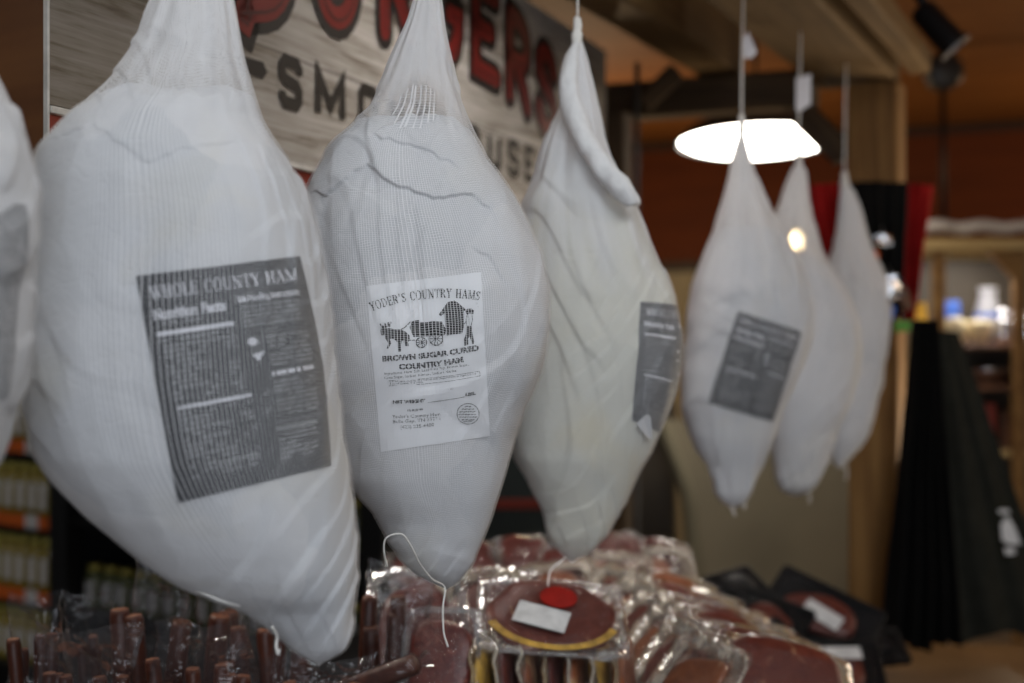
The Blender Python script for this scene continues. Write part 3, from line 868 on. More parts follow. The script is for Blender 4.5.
# ---- loose threads and cards on the strings
def thread(h, root, pts, r=.0011, name='loose_thread'):
    P = [at(x, y, h.D - dz) for x, y, dz in pts]
    return make_string(P, r, name, root, 6, 8)
S = .13
thread(h2, r2, [(387, 566, .10), (384, 552, .115), (385, 540, .12), (392, 535, .12), (403, 535, .118), (412, 548, .105), (420, 564, .085), (432, 579, .055), (443, 585, .03), (445, 592, .03), (443, 606, .035), (443, 622, .035), (444, 634, .035), (448, 647, .035)])
thread(h3, r3, [(566, 557, .02), (560, 562, .03), (553, 567, .035), (549, 575, .04), (548, 586, .04)], .0012)
thread(h1, r1, [(272, 627, .06), (277, 636, .05), (276, 646, .05), (278, 654, .05), (279, 649, .05)], .0014)
thread(h1, r1, [(188, 589, .04), (205, 594, .06), (222, 601, .06), (240, 606, .05)], .0013)
thread(h4, r4, [(731, 504, .01), (733, 510, .012), (735, 516, .012)], .0018)
thread(h4, r4, [(742, 499, .01), (745, 505, .012), (744, 509, .012)], .0018)
thread(h5, r5, [(808, 490, .01), (810, 497, .012), (809, 503, .012)], .0016)
thread(h6, r6, [(845, 463, .01), (847, 472, .012), (846, 480, .012)], .0018)

# the neck of the torn label ham is twisted into a thick roll of cloth
bm = bmesh.new()
tw = [(576, 44, .006, 4), (570, 66, .018, 8), (569, 92, .03, 10.5), (580, 128, .05, 11), (598, 162, .072, 11.5), (618, 186, .088, 11), (632, 200, .085, 7), (638, 206, .075, 2.5)]
pts = spline([at(x, y, h3.D - dz) for x, y, dz, r in tw], 8)
rad = [float(np.interp(i / 8.0, range(len(tw)), [t[3] for t in tw])) * h3.k for i in range(len(pts))]
add_tube(bm, pts, rad, 20)
for v in bm.verts: v.co += Vector(noise.noise_vector(Vector((v.co.x * 60, v.co.y * 60, v.co.z * 22)))) * .005
from_bm('cloth_twist', bm, M['twist_cloth'], r3, smooth=True)

def string_card(h, root, quad):
    bm = bmesh.new()
    P = [at(x, y, h.D - .004) for x, y in quad]
    c = sum(P, Vector()) / len(P)
    a = [bm.verts.new(p) for p in P]; b = [bm.verts.new(p + Vector((0, .0012, 0))) for p in P]
    bm.faces.new(a); bm.faces.new(b[::-1])
    for i in range(len(P)):
        j = (i + 1) % len(P); bm.faces.new((a[j], a[i], b[i], b[j]))
    bmesh.ops.recalc_face_normals(bm, faces=bm.faces)
    o = from_bm('string_card', bm, M['tag_white'], root)
    o['label'] = 'small white card on the string'
string_card(h4, r4, [(743, 40), (748, 31), (757, 52), (752, 58), (744, 58)])
string_card(h5, r5, [(796, 78), (811, 74), (811, 104), (799, 112), (796, 110)])
M['dark_steel'] = plain('dark pipe', (.06, .055, .05), .5)
# ================================================================== timber frame, sign, lamps, room
def timber(name, label, p0, p1, w, h, mat, up=UP, bev=.006, cat='beam'):
    """a squared timber from p0 to p1 (centre line), width w, height h; grain along its length"""
    p0, p1 = Vector(p0), Vector(p1); d = (p1 - p0); Ln = d.length; x = d.normalized()
    y = up.cross(x).normalized(); z = x.cross(y)
    bm = bmesh.new(); t = bmesh.new()
    nseg = max(2, int(Ln / .08))
    bmesh.ops.create_grid(t, x_segments=1, y_segments=1, size=.5); t.free()
    secs = []
    hw, hh = w / 2, h / 2; b = bev
    ring = [(-hw + b, -hh), (hw - b, -hh), (hw, -hh + b), (hw, hh - b), (hw - b, hh), (-hw + b, hh), (-hw, hh - b), (-hw, -hh + b)]
    for i in range(nseg + 1):
        xx = Ln * i / nseg
        secs.append([bm.verts.new((xx, yy + .0025 * noise.noise(Vector((xx * 3 + Ln, yy * 20, zz * 20))), zz + .0025 * noise.noise(Vector((xx * 3, yy * 20, zz * 20 + 9))))) for yy, zz in ring])
    for a, c in zip(secs, secs[1:]):
        for k in range(8): bm.faces.new((a[k], c[k], c[(k + 1) % 8], a[(k + 1) % 8]))
    bm.faces.new(secs[0]); bm.faces.new(secs[-1][::-1])
    bmesh.ops.recalc_face_normals(bm, faces=bm.faces)
    o = from_bm(name, bm, mat)
    o.matrix_world = frame(p0, x, y, z)
    tag(o, label, cat)
    return o

post_p = at(877, 341, 3.68); post_p.z = 0
m = .45
dv = Vector((m, 1, 0)).normalized()            # along the frame
nv = Vector((dv.y, -dv.x, 0))
# two timbers side by side over the row (their undersides seen)
c0 = Vector((.398 + .105 * .912, 2.77, 0)) + nv * 0.0
base = Vector((.61, 2.77, 0)) - nv * .115      # middle of the wide timber
timber('timber_joist', 'broad overhead timber that the hams hang from', base - dv * 2.6 + UP * (BEAM_Z + .1), base + dv * .98 + UP * (BEAM_Z + .1), .205, .20, M['timber'])
b2 = Vector((.61, 2.77, 0)) + nv * .040
timber('timber_joist', 'narrower overhead timber running close along the outer side of the broad one', b2 - dv * 2.6 + UP * (BEAM_Z + .05), b2 + dv * .96 + UP * (BEAM_Z + .05), .056, .06, M['timber'])
# post under them
timber('timber_post', 'stout timber post at the end of the ham row, black cloth hanging beside it', post_p, post_p + UP * (BEAM_Z - .004), .125, .13, M['timber_post'], up=dv, cat='post')
# cross timber
q0 = post_p - nv * .16; q1 = post_p - nv * 1.9
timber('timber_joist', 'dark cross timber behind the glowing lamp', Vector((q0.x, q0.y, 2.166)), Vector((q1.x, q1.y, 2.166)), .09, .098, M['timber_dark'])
# knee brace between post and cross timber
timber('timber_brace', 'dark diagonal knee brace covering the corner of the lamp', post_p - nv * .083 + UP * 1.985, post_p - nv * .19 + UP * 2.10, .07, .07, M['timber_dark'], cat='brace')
# parallel timber on the far side
e = Vector((.53, 3.78, 0))
timber('timber_joist', 'overhead timber above the right end of the sign, parallel to the ham row', e - dv * 2.6 + UP * 2.36, e + dv * .12 + UP * 2.36, .115, .28, M['timber_dark'] if False else M['timber'])
# post at the sign's end
s_end = Vector((.38 * 3.55 - 1.1 + .02, 3.60, 0))
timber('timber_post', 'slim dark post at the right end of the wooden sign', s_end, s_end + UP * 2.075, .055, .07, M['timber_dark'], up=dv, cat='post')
bm = bmesh.new(); add_tube(bm, [s_end + Vector((.045, -.03, .0)), s_end + Vector((.045, -.03, 2.2))], .007, 10)
tag(from_bm('conduit_pipe', bm, M['dark_steel'], smooth=True), 'thin dark pipe running up the slim dark post', 'pipe')
timber('timber_brace', 'small dark brace at the top of the slim dark post', s_end + Vector((.06, .02, 2.10)), s_end + Vector((.15, .045, 2.19)), .04, .05, M['timber_dark'], cat='brace')

# ------------------------------------------------------------------ sign
SD = Vector((.38, 1, 0)).normalized(); SN = Vector((SD.y, -SD.x, 0))     # SN faces the shoppers
S0 = Vector((.38 * 1.56 - 1.1, 1.56, 0)); SL = 2.08; SZ0, SZ1 = 1.76, 2.215
sign = thing('shop_sign', 'weathered wood look sign with big red and black lettering behind the hams', 'sign', (S0.x, S0.y, SZ0))
def sp(s, z, off=0.0): return S0 + SD * s + UP * z + SN * off
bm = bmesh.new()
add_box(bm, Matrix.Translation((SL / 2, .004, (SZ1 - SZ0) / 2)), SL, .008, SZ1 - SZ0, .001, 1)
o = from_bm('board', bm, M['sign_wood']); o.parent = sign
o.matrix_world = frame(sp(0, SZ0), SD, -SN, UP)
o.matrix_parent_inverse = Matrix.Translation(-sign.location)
def sign_box(name, s0, s1, z0, z1, o0, o1, mat, bev=.001):
    bm = bmesh.new()
    Mx = frame(sp((s0 + s1) / 2, (z0 + z1) / 2, (o0 + o1) / 2), SD, -SN, UP)
    add_box(bm, Mx, s1 - s0, abs(o1 - o0), z1 - z0, bev, 1)
    return from_bm(name, bm, mat, sign)
sign_box('side_edging', -.004, -.0002, SZ0 - .16, SZ1, -.006, .001, M['sign_edge'])
sign_box('bottom_edging', 0, SL, SZ0 - .009, SZ0 - .001, -.006, .003, M['sign_edge'])
sign_box('red_fascia', 0, SL, SZ0 - .16, SZ0 - .010, -.008, -.002, M['sign_red'])

def stroke(bm, pts, w, off, nrm_w=None, roundcap=True):
    """a brush stroke on the sign: pts are (s, z); a flat ribbon with mitred corners and round ends"""
    P = [Vector((p[0], p[1])) for p in pts]; closed = (P[0] - P[-1]).length < 1e-6
    L_, R_ = [], []
    n = len(P)
    for i, p in enumerate(P):
        if closed:
            a = P[i - 1] if i > 0 else P[-2]; b = P[i + 1] if i < n - 1 else P[1]
        else:
            a = P[max(i - 1, 0)]; b = P[min(i + 1, n - 1)]
        d1 = (p - a).normalized() if (p - a).length > 1e-9 else (b - p).normalized()
        d2 = (b - p).normalized() if (b - p).length > 1e-9 else d1
        t = (d1 + d2); t = t.normalized() if t.length > 1e-6 else d1
        nn = Vector((-t.y, t.x)); k = 1 / max(.45, nn.dot(Vector((-d1.y, d1.x))))
        L_.append(p + nn * w / 2 * k); R_.append(p - nn * w / 2 * k)
    def V(q): return bm.verts.new(sp(q.x, q.y, off))
    lv = [V(q) for q in L_]; rv = [V(q) for q in R_]
    for i in range(n - 1): bm.faces.new((lv[i], rv[i], rv[i + 1], lv[i + 1]))
    if roundcap and not closed:
        for (c, dr) in ((P[0], (P[0] - P[1]).normalized()), (P[-1], (P[-1] - P[-2]).normalized())):
            a0 = math.atan2(dr.y, dr.x)
            bm.faces.new([V(c + Vector((math.cos(a0 - PI / 2 + PI * k / 8), math.sin(a0 - PI / 2 + PI * k / 8))) * w / 2) for k in range(9)])

def arc_pts(cx, cy, rx, ry, a0, a1, n=12):
    return [(cx + rx * math.cos(math.radians(a0 + (a1 - a0) * k / n)), cy + ry * math.sin(math.radians(a0 + (a1 - a0) * k / n))) for k in range(n + 1)]

# glyphs on a 1 x 1 cell, strokes listed as polylines
G = {
 'S': [[(.92, .74), (.92, .86), (.78, 1), (.22, 1), (.08, .86), (.08, .66), (.22, .54), (.78, .46), (.92, .34), (.92, .14), (.78, 0), (.22, 0), (.08, .14), (.08, .26)]],
 'M': [[(.0, 0), (.0, 1), (.5, .25), (1, 1), (1, 0)]],
 'O': [[(.2, 0), (.05, .15), (.05, .85), (.2, 1), (.8, 1), (.95, .85), (.95, .15), (.8, 0), (.2, 0)]],
 'K': [[(.08, 0), (.08, 1)], [(.92, 1), (.12, .45)], [(.4, .62), (.95, 0)]],
 'E': [[(.92, 1), (.1, 1), (.1, 0), (.92, 0)], [(.1, .5), (.75, .5)]],
 'H': [[(.08, 0), (.08, 1)], [(.92, 0), (.92, 1)], [(.08, .5), (.92, .5)]],
 'U': [[(.06, 1), (.06, .15), (.2, 0), (.8, 0), (.94, .15), (.94, 1)]],
}
BG = {
 'B': [[(.10, .0), (.10, 1)], [(.10, 1)] + arc_pts(.45, .77, .42, .23, 90, -90, 8) + [(.10, .54)], [(.10, .52)] + arc_pts(.48, .27, .46, .27, 90, -90, 8) + [(.02, .0)], [(-.02, -.05), (.10, -.10), (.16, -.02)]],
 'U': [[(.08, 1), (.08, .36)] + arc_pts(.5, .36, .42, .36, 180, 360, 10) + [(.92, 1)]],
 'R': [[(.12, 0), (.12, 1)], [(.12, 1)] + arc_pts(.50, .74, .40, .26, 90, -90, 8) + [(.12, .46)], [(.45, .46), (.92, .0)]],
 'G': [arc_pts(.5, .5, .44, .5, 40, 335, 14) + [(.90, .46), (.60, .46)]],
 'E': [[(.90, 1), (.12, .98), (.12, .02), (.95, .04)], [(.12, .52), (.72, .54)]],
 'S': [arc_pts(.5, .75, .38, .25, 20, 180, 8) + [(.14, .64), (.50, .52)] + arc_pts(.5, .26, .40, .26, 70, -165, 12)],
}
SK = math.sqrt(1 + .38 ** 2)
zc = 1.935; Hc = .235
def letter(bms_, mats, lab):
    bm = bmesh.new(); mi = []
    for k, b in enumerate(bms_):
        mi += [k] * len(b.faces); merge(bm, b)
    o = from_bm('letter', bm, mats, sign); o.data.polygons.foreach_set('material_index', mi); o['label'] = lab
    return o
for i, ch in enumerate('BURGERS'):
    z = (1.985, 2.185, 2.385, 2.58, 2.755, 2.925, 3.09)[i]; sc = (z - 1.56) * SK; wd = .150
    bmk, bmr, bmd = bmesh.new(), bmesh.new(), bmesh.new()
    for st in BG[ch]:
        zb_ = 1.990 - .060 * ((i - 3) / 3.0) ** 2 + .033; sl = -.40 * (i - 3) / 3.0 * .5     # the word is arched
        pts = [(sc + (x - .5) * wd * .86, zb_ + y * .162 + (x - .5) * wd * sl) for x, y in st]
        stroke(bmk, pts, .066, .0016); stroke(bmr, pts, .034, .0024)
        stroke(bmd, [(x + .003, y - .003) for x, y in pts], .006, .0032)
    letter((bmk, bmr, bmd), [M['black_paint'], M['red_paint'], M['dark_red_paint']], 'large red letter %s outlined in black' % ch)
zb = 1.835; Hs = .076
for i, ch in enumerate('SMOKEHOUSE'):
    z = (2.052, 2.165, 2.285, 2.39, 2.485, 2.585, 2.695, 2.80, 2.90, 2.99)[i]; sc = (z - 1.56) * SK; wd = .058 if ch != 'M' else .078
    b = bmesh.new()
    for st in G[ch]:
        stroke(b, [(sc + (x - .5) * wd, zb + .008 + y * (Hs - .016)) for x, y in st], .0195, .0018, roundcap=False)
    letter((b,), [M['black_paint']], 'small black letter %s' % ch)
def dash(s0, s1, z, h0, h1):
    bm = bmesh.new(); d = .012 if s1 > s0 else -.012
    vs = [bm.verts.new(sp(s, zz, .0018)) for s, zz in ((s0, z - h0 / 2), (s1 - d, z - h1 / 2), (s1, z), (s1 - d, z + h1 / 2), (s0, z + h0 / 2))]
    bm.faces.new(vs if s1 > s0 else vs[::-1]); from_bm('painted_dash', bm, M['black_paint'], sign)
sA = (1.1 / (.38 + .1737) - 1.56) * SK
dash(sA - .26, sA + .004, 1.877, .006, .024)
sB = (3.0 - 1.56) * SK + .06
dash(sB + .24, sB, 1.877, .006, .024)

# ------------------------------------------------------------------ pendant lamps
def pendant(label, c, R, tilt, top, name='pendant_lamp', glow=None):
    root = thing(name, label, 'lamp', tuple(c), 'pendant lamps under the ceiling')
    T = Matrix.Translation(c) @ Matrix.Rotation(tilt[1], 4, 'Z') @ Matrix.Rotation(tilt[0], 4, 'X')
    bm = bmesh.new()
    add_lathe(bm, T, [(R * 1.03, -.004), (R * 1.03, .012), (R * .97, .03), (R * .6, .085), (R * .25, .115), (R * .2, .18), (0, .185)], 40)
    bmesh.ops.recalc_face_normals(bm, faces=bm.faces)
    from_bm('lamp_shade', bm, M['lamp_metal'], root, smooth=True)
    bm = bmesh.new(); add_lathe(bm, T, [(0, -R * .13), (R * .35, -R * .12), (R * .7, -R * .08), (R * .92, -R * .03), (R, .004), (R * .98, .010), (0, .012)], 40)
    bmesh.ops.recalc_face_normals(bm, faces=bm.faces)
    from_bm('diffuser', bm, glow or M['lamp_glow'], root, smooth=True)
    bm = bmesh.new(); p = T @ Vector((0, 0, .18)); add_tube(bm, [p, Vector((p.x, p.y, top))], .006, 8)
    from_bm('cord', bm, M['black_plastic'], root, smooth=True)
    return root
CEIL = 2.66
pendant('glowing pendant lamp behind the ham with the faded label', at(757, 141.5, 4.6), .25, (math.radians(-5.2), math.radians(6)), CEIL)
pendant('small far pendant lamp peeping out between the overhead timbers', at(783, 46, 6.4), .06, (math.radians(-18), 0), CEIL, glow=M['lamp_glow_dim'])
# bare warm bulb far behind, seen through the netting of an unlabelled ham
root = thing('wall_lamp', 'small warm bulb shining through the netted neck of a plain ham', 'lamp', tuple(at(797, 241, 6.6)))
bc = at(797, 241, 6.6); bm = bmesh.new(); add_lathe(bm, Matrix.Translation(bc), [(0, -.032), (.02, -.026), (.03, 0), (.024, .02), (.014, .034), (.012, .042)], 16)
from_bm('bulb', bm, M['bulb_glow'], root, smooth=True)
bm = bmesh.new(); add_lathe(bm, Matrix.Translation(bc), [(.015, .042), (.018, .05), (.018, .085), (.006, .09), (0, .09)], 14); add_tube(bm, [bc + UP * .088, Vector((bc.x, bc.y, CEIL))], .005, 6)
from_bm('socket', bm, M['lamp_metal'], root, smooth=True)

# ------------------------------------------------------------------ room shell
def quad_wall(name, c0, c1, z0, z1, th, mat, out):
    c0, c1 = Vector(c0), Vector(c1); x = (c1 - c0).normalized(); L_ = (c1 - c0).length
    bm = bmesh.new(); add_box(bm, Matrix.Translation((L_ / 2, th / 2, (z1 - z0) / 2)), L_, th, z1 - z0)
    o = from_bm(name, bm, mat); y = UP.cross(x)
    if y.dot(Vector(out)) < 0: y = -y; 
    Mx = frame(c0 + UP * z0, x, y, UP)
    o.matrix_world = Mx
    return struct(o)
w_mid = Vector((2.31, 7.6, 0))
wl, wr = w_mid - NRM * 9.5, w_mid + NRM * 4.5
WS = 1.93
quad_wall('wall_back', wl, wr, WS, CEIL, .1, M['wall_rust'], DIR)
quad_wall('wall_lower', wl, wr, 0, WS, .1, M['wall_tan'], DIR)
def rail(name, z0, z1, th, mat):
    o = quad_wall(name, wl - DIR * .004, wr - DIR * .004, z0, z1, th, mat, -DIR); return o
rail('ceiling_edge_shade', 2.61, 2.65, .012, M['dark_trim_shade'])  # dark strip painting in the shade along the ceiling edge, no real moulding
rail('trim_2', WS - .03, WS + .03, .025, M['dark_trim_shade'])
bm = bmesh.new(); add_box(bm, Matrix.Translation((0, 4.2, -.05)), 18, 15, .1); struct(from_bm('floor', bm, M['floor']))
bm = bmesh.new(); add_box(bm, Matrix.Translation((0, 0, 0)), 14, 6.2, .08)
o = from_bm('ceiling', bm, M['ceiling']); o.matrix_world = frame(Vector((2.31, 7.6, CEIL + .04)) - DIR * 3.0, NRM, DIR, UP); struct(o)

# tall brown panel at the left end, above the jar shelves
pa, pb = at(-150, 341, 3.2), at(110, 341, 2.75)
bm = bmesh.new(); x = (pb - pa); x.z = 0; Lp = x.length; x.normalize()
add_box(bm, Matrix.Translation((Lp / 2, 0, .55)), Lp, .03, 1.099, .003, 1)
o = from_bm('hanging_wood_panel', bm, M['panel_wood']); o.matrix_world = frame(Vector((pa.x, pa.y, 1.55)), x, UP.cross(x), UP)
tag(o, 'brown wooden panel beside the left edge of the sign, above the jars', 'panel')

# ------------------------------------------------------------------ camera, light
cam = bpy.data.cameras.new('camera'); co = bpy.data.objects.new('camera', cam); C.objects.link(co)
co.location = (0, 0, CAMZ); co.rotation_euler = (PI / 2, 0, 0)
cam.lens = 50; cam.sensor_width = 36; cam.clip_start = .05
cam.dof.use_dof = True; cam.dof.focus_distance = 1.50; cam.dof.aperture_fstop = 2.8
SC.camera = co

def area(name, loc, target, size, power, col, sy=None, spread=180):
    l = bpy.data.lights.new(name, 'AREA'); l.spread = math.radians(spread); l.energy = power; l.color = col; l.size = size
    if sy: l.shape = 'RECTANGLE'; l.size_y = sy
    o = bpy.data.objects.new(name, l); C.objects.link(o); o.location = loc
    o.rotation_euler = (Vector(target) - Vector(loc)).to_track_quat('-Z', 'Y').to_euler()
    return o
def bulb(name, loc, power, col, r=.06):
    l = bpy.data.lights.new(name, 'POINT'); l.energy = power; l.color = col; l.shadow_soft_size = r
    o = bpy.data.objects.new(name, l); C.objects.link(o); o.location = loc; return o
area('ceiling_light', (.7, -.35, 3.1), (.0, 1.8, 1.5), 1.1, 30, (.88, .94, 1.0))
area('front_fill', (.3, -2.6, 1.15), (.2, 2, 1.3), 2.2, 44, (.86, .91, 1.0), 1.6)  # added frontal fill behind the camera, evens out the hams
area('aisle_light', (2.5, 2.5, 2.3), (.75, 3.1, 1.3), .6, 8, (1.0, .80, .60))
area('near_aisle_light', (1.9, .9, 3.0), (.1, 1.9, 1.3), .8, 6, (1.0, .88, .74))
area('beam_fill', (1.62, 3.9, 1.0), (.75, 3.1, 2.2), .5, 15, (1.0, .84, .62))  # added unseen light, brightens the undersides of the overhead timbers
area('sign_fill', (.14, 2.35, 2.50), (-.22, 2.60, 1.98), .35, 9.5, (1.0, .95, .90), None, 150)  # added light aimed at the sign to brighten it, no fixture
for k, p in enumerate(((-.7, .9, 2.7), (.9, 1.0, 2.7), (1.5, 2.6, 2.7))): bulb('glint_bulb', p, 7, (1.0, .95, .88), .022)  # small unseen bulbs added for sparkle on the wrapping film
area('shelf_light', (-1.4, 2.6, 3.0), (-1.5, 4.0, .8), .7, 95, (1.0, .92, .78))
area('rack_fill', (1.72, 5.2, 1.835), (1.72, 5.2, 1.2), .25, 4.5, (1.0, .95, .88))  # added light under the top rail, brightens the rack goods
bulb('far_fill', (3.2, 6.0, 2.1), 30, (1.0, .74, .45))  # added bulb out of view, brightens ceiling and back wall
bulb('hidden_wall_fill', (.25, 6.7, 1.76), 48, (1.0, .74, .45), .03)  # added bulb hidden behind a ham, brightens the back wall
wd = bpy.data.worlds.new('dim shop air'); SC.world = wd; wd.use_nodes = True
wd.node_tree.nodes['Background'].inputs[0].default_value = (.82, .89, 1.0, 1)
wd.node_tree.nodes['Background'].inputs[1].default_value = .07
SC.view_settings.view_transform = 'Standard'; SC.view_settings.look = 'None'
SC.view_settings.gamma = 1; SC.view_settings.use_curve_mapping = False; SC.view_settings.exposure = -.12
# ================================================================== goods
def sheet(fn, nu, nv, closed_u=False):
    V, Fc = [], []
    for i in range(nv + 1):
        for j in range(nu + (0 if closed_u else 1)): V.append(fn(j / nu, i / nv))
    w = nu if closed_u else nu + 1
    for i in range(nv):
        for j in range(nu):
            j2 = (j + 1) % w if closed_u else j + 1
            Fc.append((i * w + j, i * w + j2, (i + 1) * w + j2, (i + 1) * w + j))
    return V, Fc

def pillow(Mx, w, h, t, seed, flange=.012, crinkle=.003, nu=22, nv=28):
    """a sealed flat packet: two bulging skins meeting in a crimped rim"""
    V, Fc = [], []
    for sgn in (1, -1):
        def fn(u, v):
            x, y = (u - .5) * 2, (v - .5) * 2
            cx = math.copysign(1 - (1 - abs(x)) , x); r = .16
            X, Y = x * w / 2, y * h / 2
            # rounded corners
            ax, ay = abs(X) - (w / 2 - r * w / 2), abs(Y) - (h / 2 - r * w / 2)
            if ax > 0 and ay > 0:
                l = math.hypot(ax, ay); R = r * w / 2
                if max(ax, ay) > 1e-6:
                    k = max(ax, ay) / l; X = math.copysign(w / 2 - R + ax * k, X); Y = math.copysign(h / 2 - R + ay * k, Y)
            fx = max(0.0, 1 - max(0, (abs(x) - .0)) ** 4); fy = max(0.0, 1 - abs(y) ** 4)
            rim = min((1 - abs(x)) * w / 2, (1 - abs(y)) * h / 2)
            up = min(1, max(0, (rim - flange * .6) / .02))
            Z = sgn * (t / 2 * (fx * fy) ** .5 * up + .0006)
            q = Vector((X * 22 + seed, Y * 22, sgn * 3.0 + seed))
            cr = crinkle * noise.noise(q) + crinkle * .5 * (.4 - abs(noise.noise(q * 2.3)))
            rimw = .003 * math.sin((X + Y) * 160 + seed) * (1 - up)
            return Mx @ Vector((X, Y, Z + cr * up + rimw))
        v, f = sheet(fn, nu, nv); b = len(V); V += v
        Fc += [tuple(b + i for i in (q if sgn > 0 else q[::-1])) for q in f]
    return V, Fc

def rim_ring(Mx, w, h, seed, inner=.83, t=.005):
    """the sealed white edge round a packet"""
    nu, V, Fc = 72, [], []
    prof = [(1.0, 0.0), (.985, 1.0), (.91, .7), (inner, 1.4), (inner, -.6), (.93, -.9), (.985, -1.0)]
    for sc, zz in prof:
        for j in range(nu):
            a = 2 * PI * j / nu; c, s_ = math.cos(a), math.sin(a); e = .36
            X = w / 2 * math.copysign(abs(c) ** e, c); Y = h / 2 * math.copysign(abs(s_) ** e, s_)
            d = (1 - sc) * min(w, h) / 2
            X -= math.copysign(min(abs(X), d * abs(c) ** .5 * 1.0), X); Y -= math.copysign(min(abs(Y), d * abs(s_) ** .5), Y)
            V.append(Mx @ Vector((X, Y, zz * t / 2 + .0028 * math.sin((X + Y) * 130 + seed) * (sc > .9) + .003 * noise.noise(Vector((X * 30, Y * 30, seed))))))
    n = len(prof)
    for i in range(n):
        i2 = (i + 1) % n
        for j in range(nu):
            j2 = (j + 1) % nu; Fc.append((i * nu + j, i2 * nu + j, i2 * nu + j2, i * nu + j2))
    return V, Fc

def blob(Mx, rx, ry, t, seed, irr=.16, nexp=2.3, dome=.35):
    """a slice of meat: an irregular rounded slab"""
    n = 36; rows = [(.0, 1), (.55, 1), (.85, .97), (.96, .8), (1.0, .35), (1.0, -.35), (.96, -.8), (.85, -.97), (.55, -1), (.0, -1)]
    V, Fc = [], []
    for (k, zz) in rows:
        for j in range(n):
            a = 2 * PI * j / n; ca, sa = math.cos(a), math.sin(a)
            rr = 1 + irr * 1.6 * noise.noise(Vector((ca * 1.2 + seed, sa * 1.2, seed * .7)))
            x = rx * math.copysign(abs(ca) ** (2 / nexp), ca) * rr * k; y = ry * math.copysign(abs(sa) ** (2 / nexp), sa) * rr * k
            z = zz * t / 2 * (1 + dome * (1 - k * k)) + .0015 * noise.noise(Vector((x * 60, y * 60, seed + zz)))
            V.append(Mx @ Vector((x, y, z)))
    for i in range(len(rows) - 1):
        for j in range(n):
            j2 = (j + 1) % n; Fc.append((i * n + j, (i + 1) * n + j, (i + 1) * n + j2, i * n + j2))
    return V, Fc

def axes(normal, up=UP, roll=0.0):
    z = Vector(normal).normalized(); x = Vector(up).cross(z).normalized(); y = z.cross(x)
    if roll:
        c, s = math.cos(roll), math.sin(roll); x, y = x * c + y * s, y * c - x * s
    return x, y, z

def pack(label, name, c, normal, w, h, t, seed, film, meat, group=None, roll=0.0, fat=None, sticker=None, label_rect=None, tray=None, upv=UP, meat_scale=.80, cat='meat pack'):
    c = Vector(c); x, y, z = axes(normal, upv, roll); Mx = frame(c, x, y, z)
    root = thing(name, label, cat, tuple(c), group)
    V, Fc = pillow(Mx, w, h, t, seed); pydata('film', V, Fc, M['film_black'] if tray else M['film_tight'], root)
    if not tray:
        V, Fc = rim_ring(Mx, w * 1.01, h * 1.01, seed, .80 if film is not M['film_milky'] else .66); pydata('sealed_edge', V, Fc, {'clear wrapping film': M['rim_clear'], 'milky wrapping film': M['rim_milky'], 'cream wrapping film': M['rim_warm']}[film.name], root)
    if tray:
        bm = bmesh.new(); add_box(bm, Mx @ Matrix.Translation((0, 0, -t * .30)), w * .97, h * .97, .006, .0025, 2)
        # raised rim
        for sx, sy, lx, ly in ((1, 0, .012, h * .97), (-1, 0, .012, h * .97), (0, 1, w * .97, .012), (0, -1, w * .97, .012)):
            add_box(bm, Mx @ Matrix.Translation((sx * w * .475, sy * h * .475, -t * .15)), lx, ly, .014, .003, 2)
        from_bm('tray', bm, tray, root, smooth=False)
    if meat:
        V, Fc = blob(Mx @ Matrix.Translation((0, 0, 0)), w * meat_scale / 2, h * meat_scale / 2, t * .55, seed)
        pydata('meat_slice', V, Fc, meat, root)
    if fat:
        V, Fc = sheet(lambda u, v: Mx @ Vector(((.92 + .12 * v) * w * meat_scale / 2 * math.cos(3.5 + 2.4 * u), (.92 + .12 * v) * h * meat_scale / 2 * math.sin(3.5 + 2.4 * u), t * .36 - .002 * v)), 20, 3)
        pydata('fat_rim', V, Fc, fat, root)
    if sticker:
        sx, sy, rx, ry = sticker
        bm = bmesh.new(); add_lathe(bm, Mx @ Matrix.Translation((sx * w, sy * h, t * .5 + .003)) @ Matrix.Diagonal((rx, ry, 1, 1)), [(0, .0012), (1, .001), (1, 0), (0, 0)], 20)
        from_bm('sticker', bm, M['red_sticker'], root)['label'] = 'red sticker'
    if label_rect:
        lx, ly, lw, lh, la = label_rect
        bm = bmesh.new(); add_box(bm, Mx @ Matrix.Translation((lx * w, ly * h, t * .5 + .005)) @ Matrix.Rotation(la, 4, 'Z'), lw, lh, .0012)
        from_bm('pack_label', bm, M['white_card'], root)['label'] = 'white label'
    return root

# ------------------------------------------------------------------ table and crate
tb = thing('display_table', 'wooden display table under the packed meats, its boards showing at the lower right', 'table', (0.05, 2.45, 0))
TABLE = .765
TX0, TX1, TY0, TY1 = -.92, 1.12, 1.60, 3.22
for k in range(7):
    wpl = (TY1 - TY0) / 7; bm = bmesh.new()
    add_box(bm, Matrix.Translation(((TX0 + TX1) / 2, TY0 + (k + .5) * wpl, TABLE - .018)), TX1 - TX0, wpl - .004, .035, .004, 1)
    from_bm('table_plank', bm, M['table_wood'], tb)
for sx_ in (TX0 + .07, TX1 - .07):
    for sy_ in (TY0 + .07, TY1 - .07):
        b_ = bmesh.new(); add_box(b_, Matrix.Translation((sx_, sy_, .3635)), .07, .07, .727, .004, 1)
        from_bm('leg', b_, M['table_wood'], tb)
bm = bmesh.new()
for sy_ in (TY0 + .07, TY1 - .07): add_box(bm, Matrix.Translation(((TX0 + TX1) / 2, sy_, .69)), TX1 - TX0 - .22, .025, .07, .003, 1)
from_bm('apron', bm, M['table_wood'], tb)

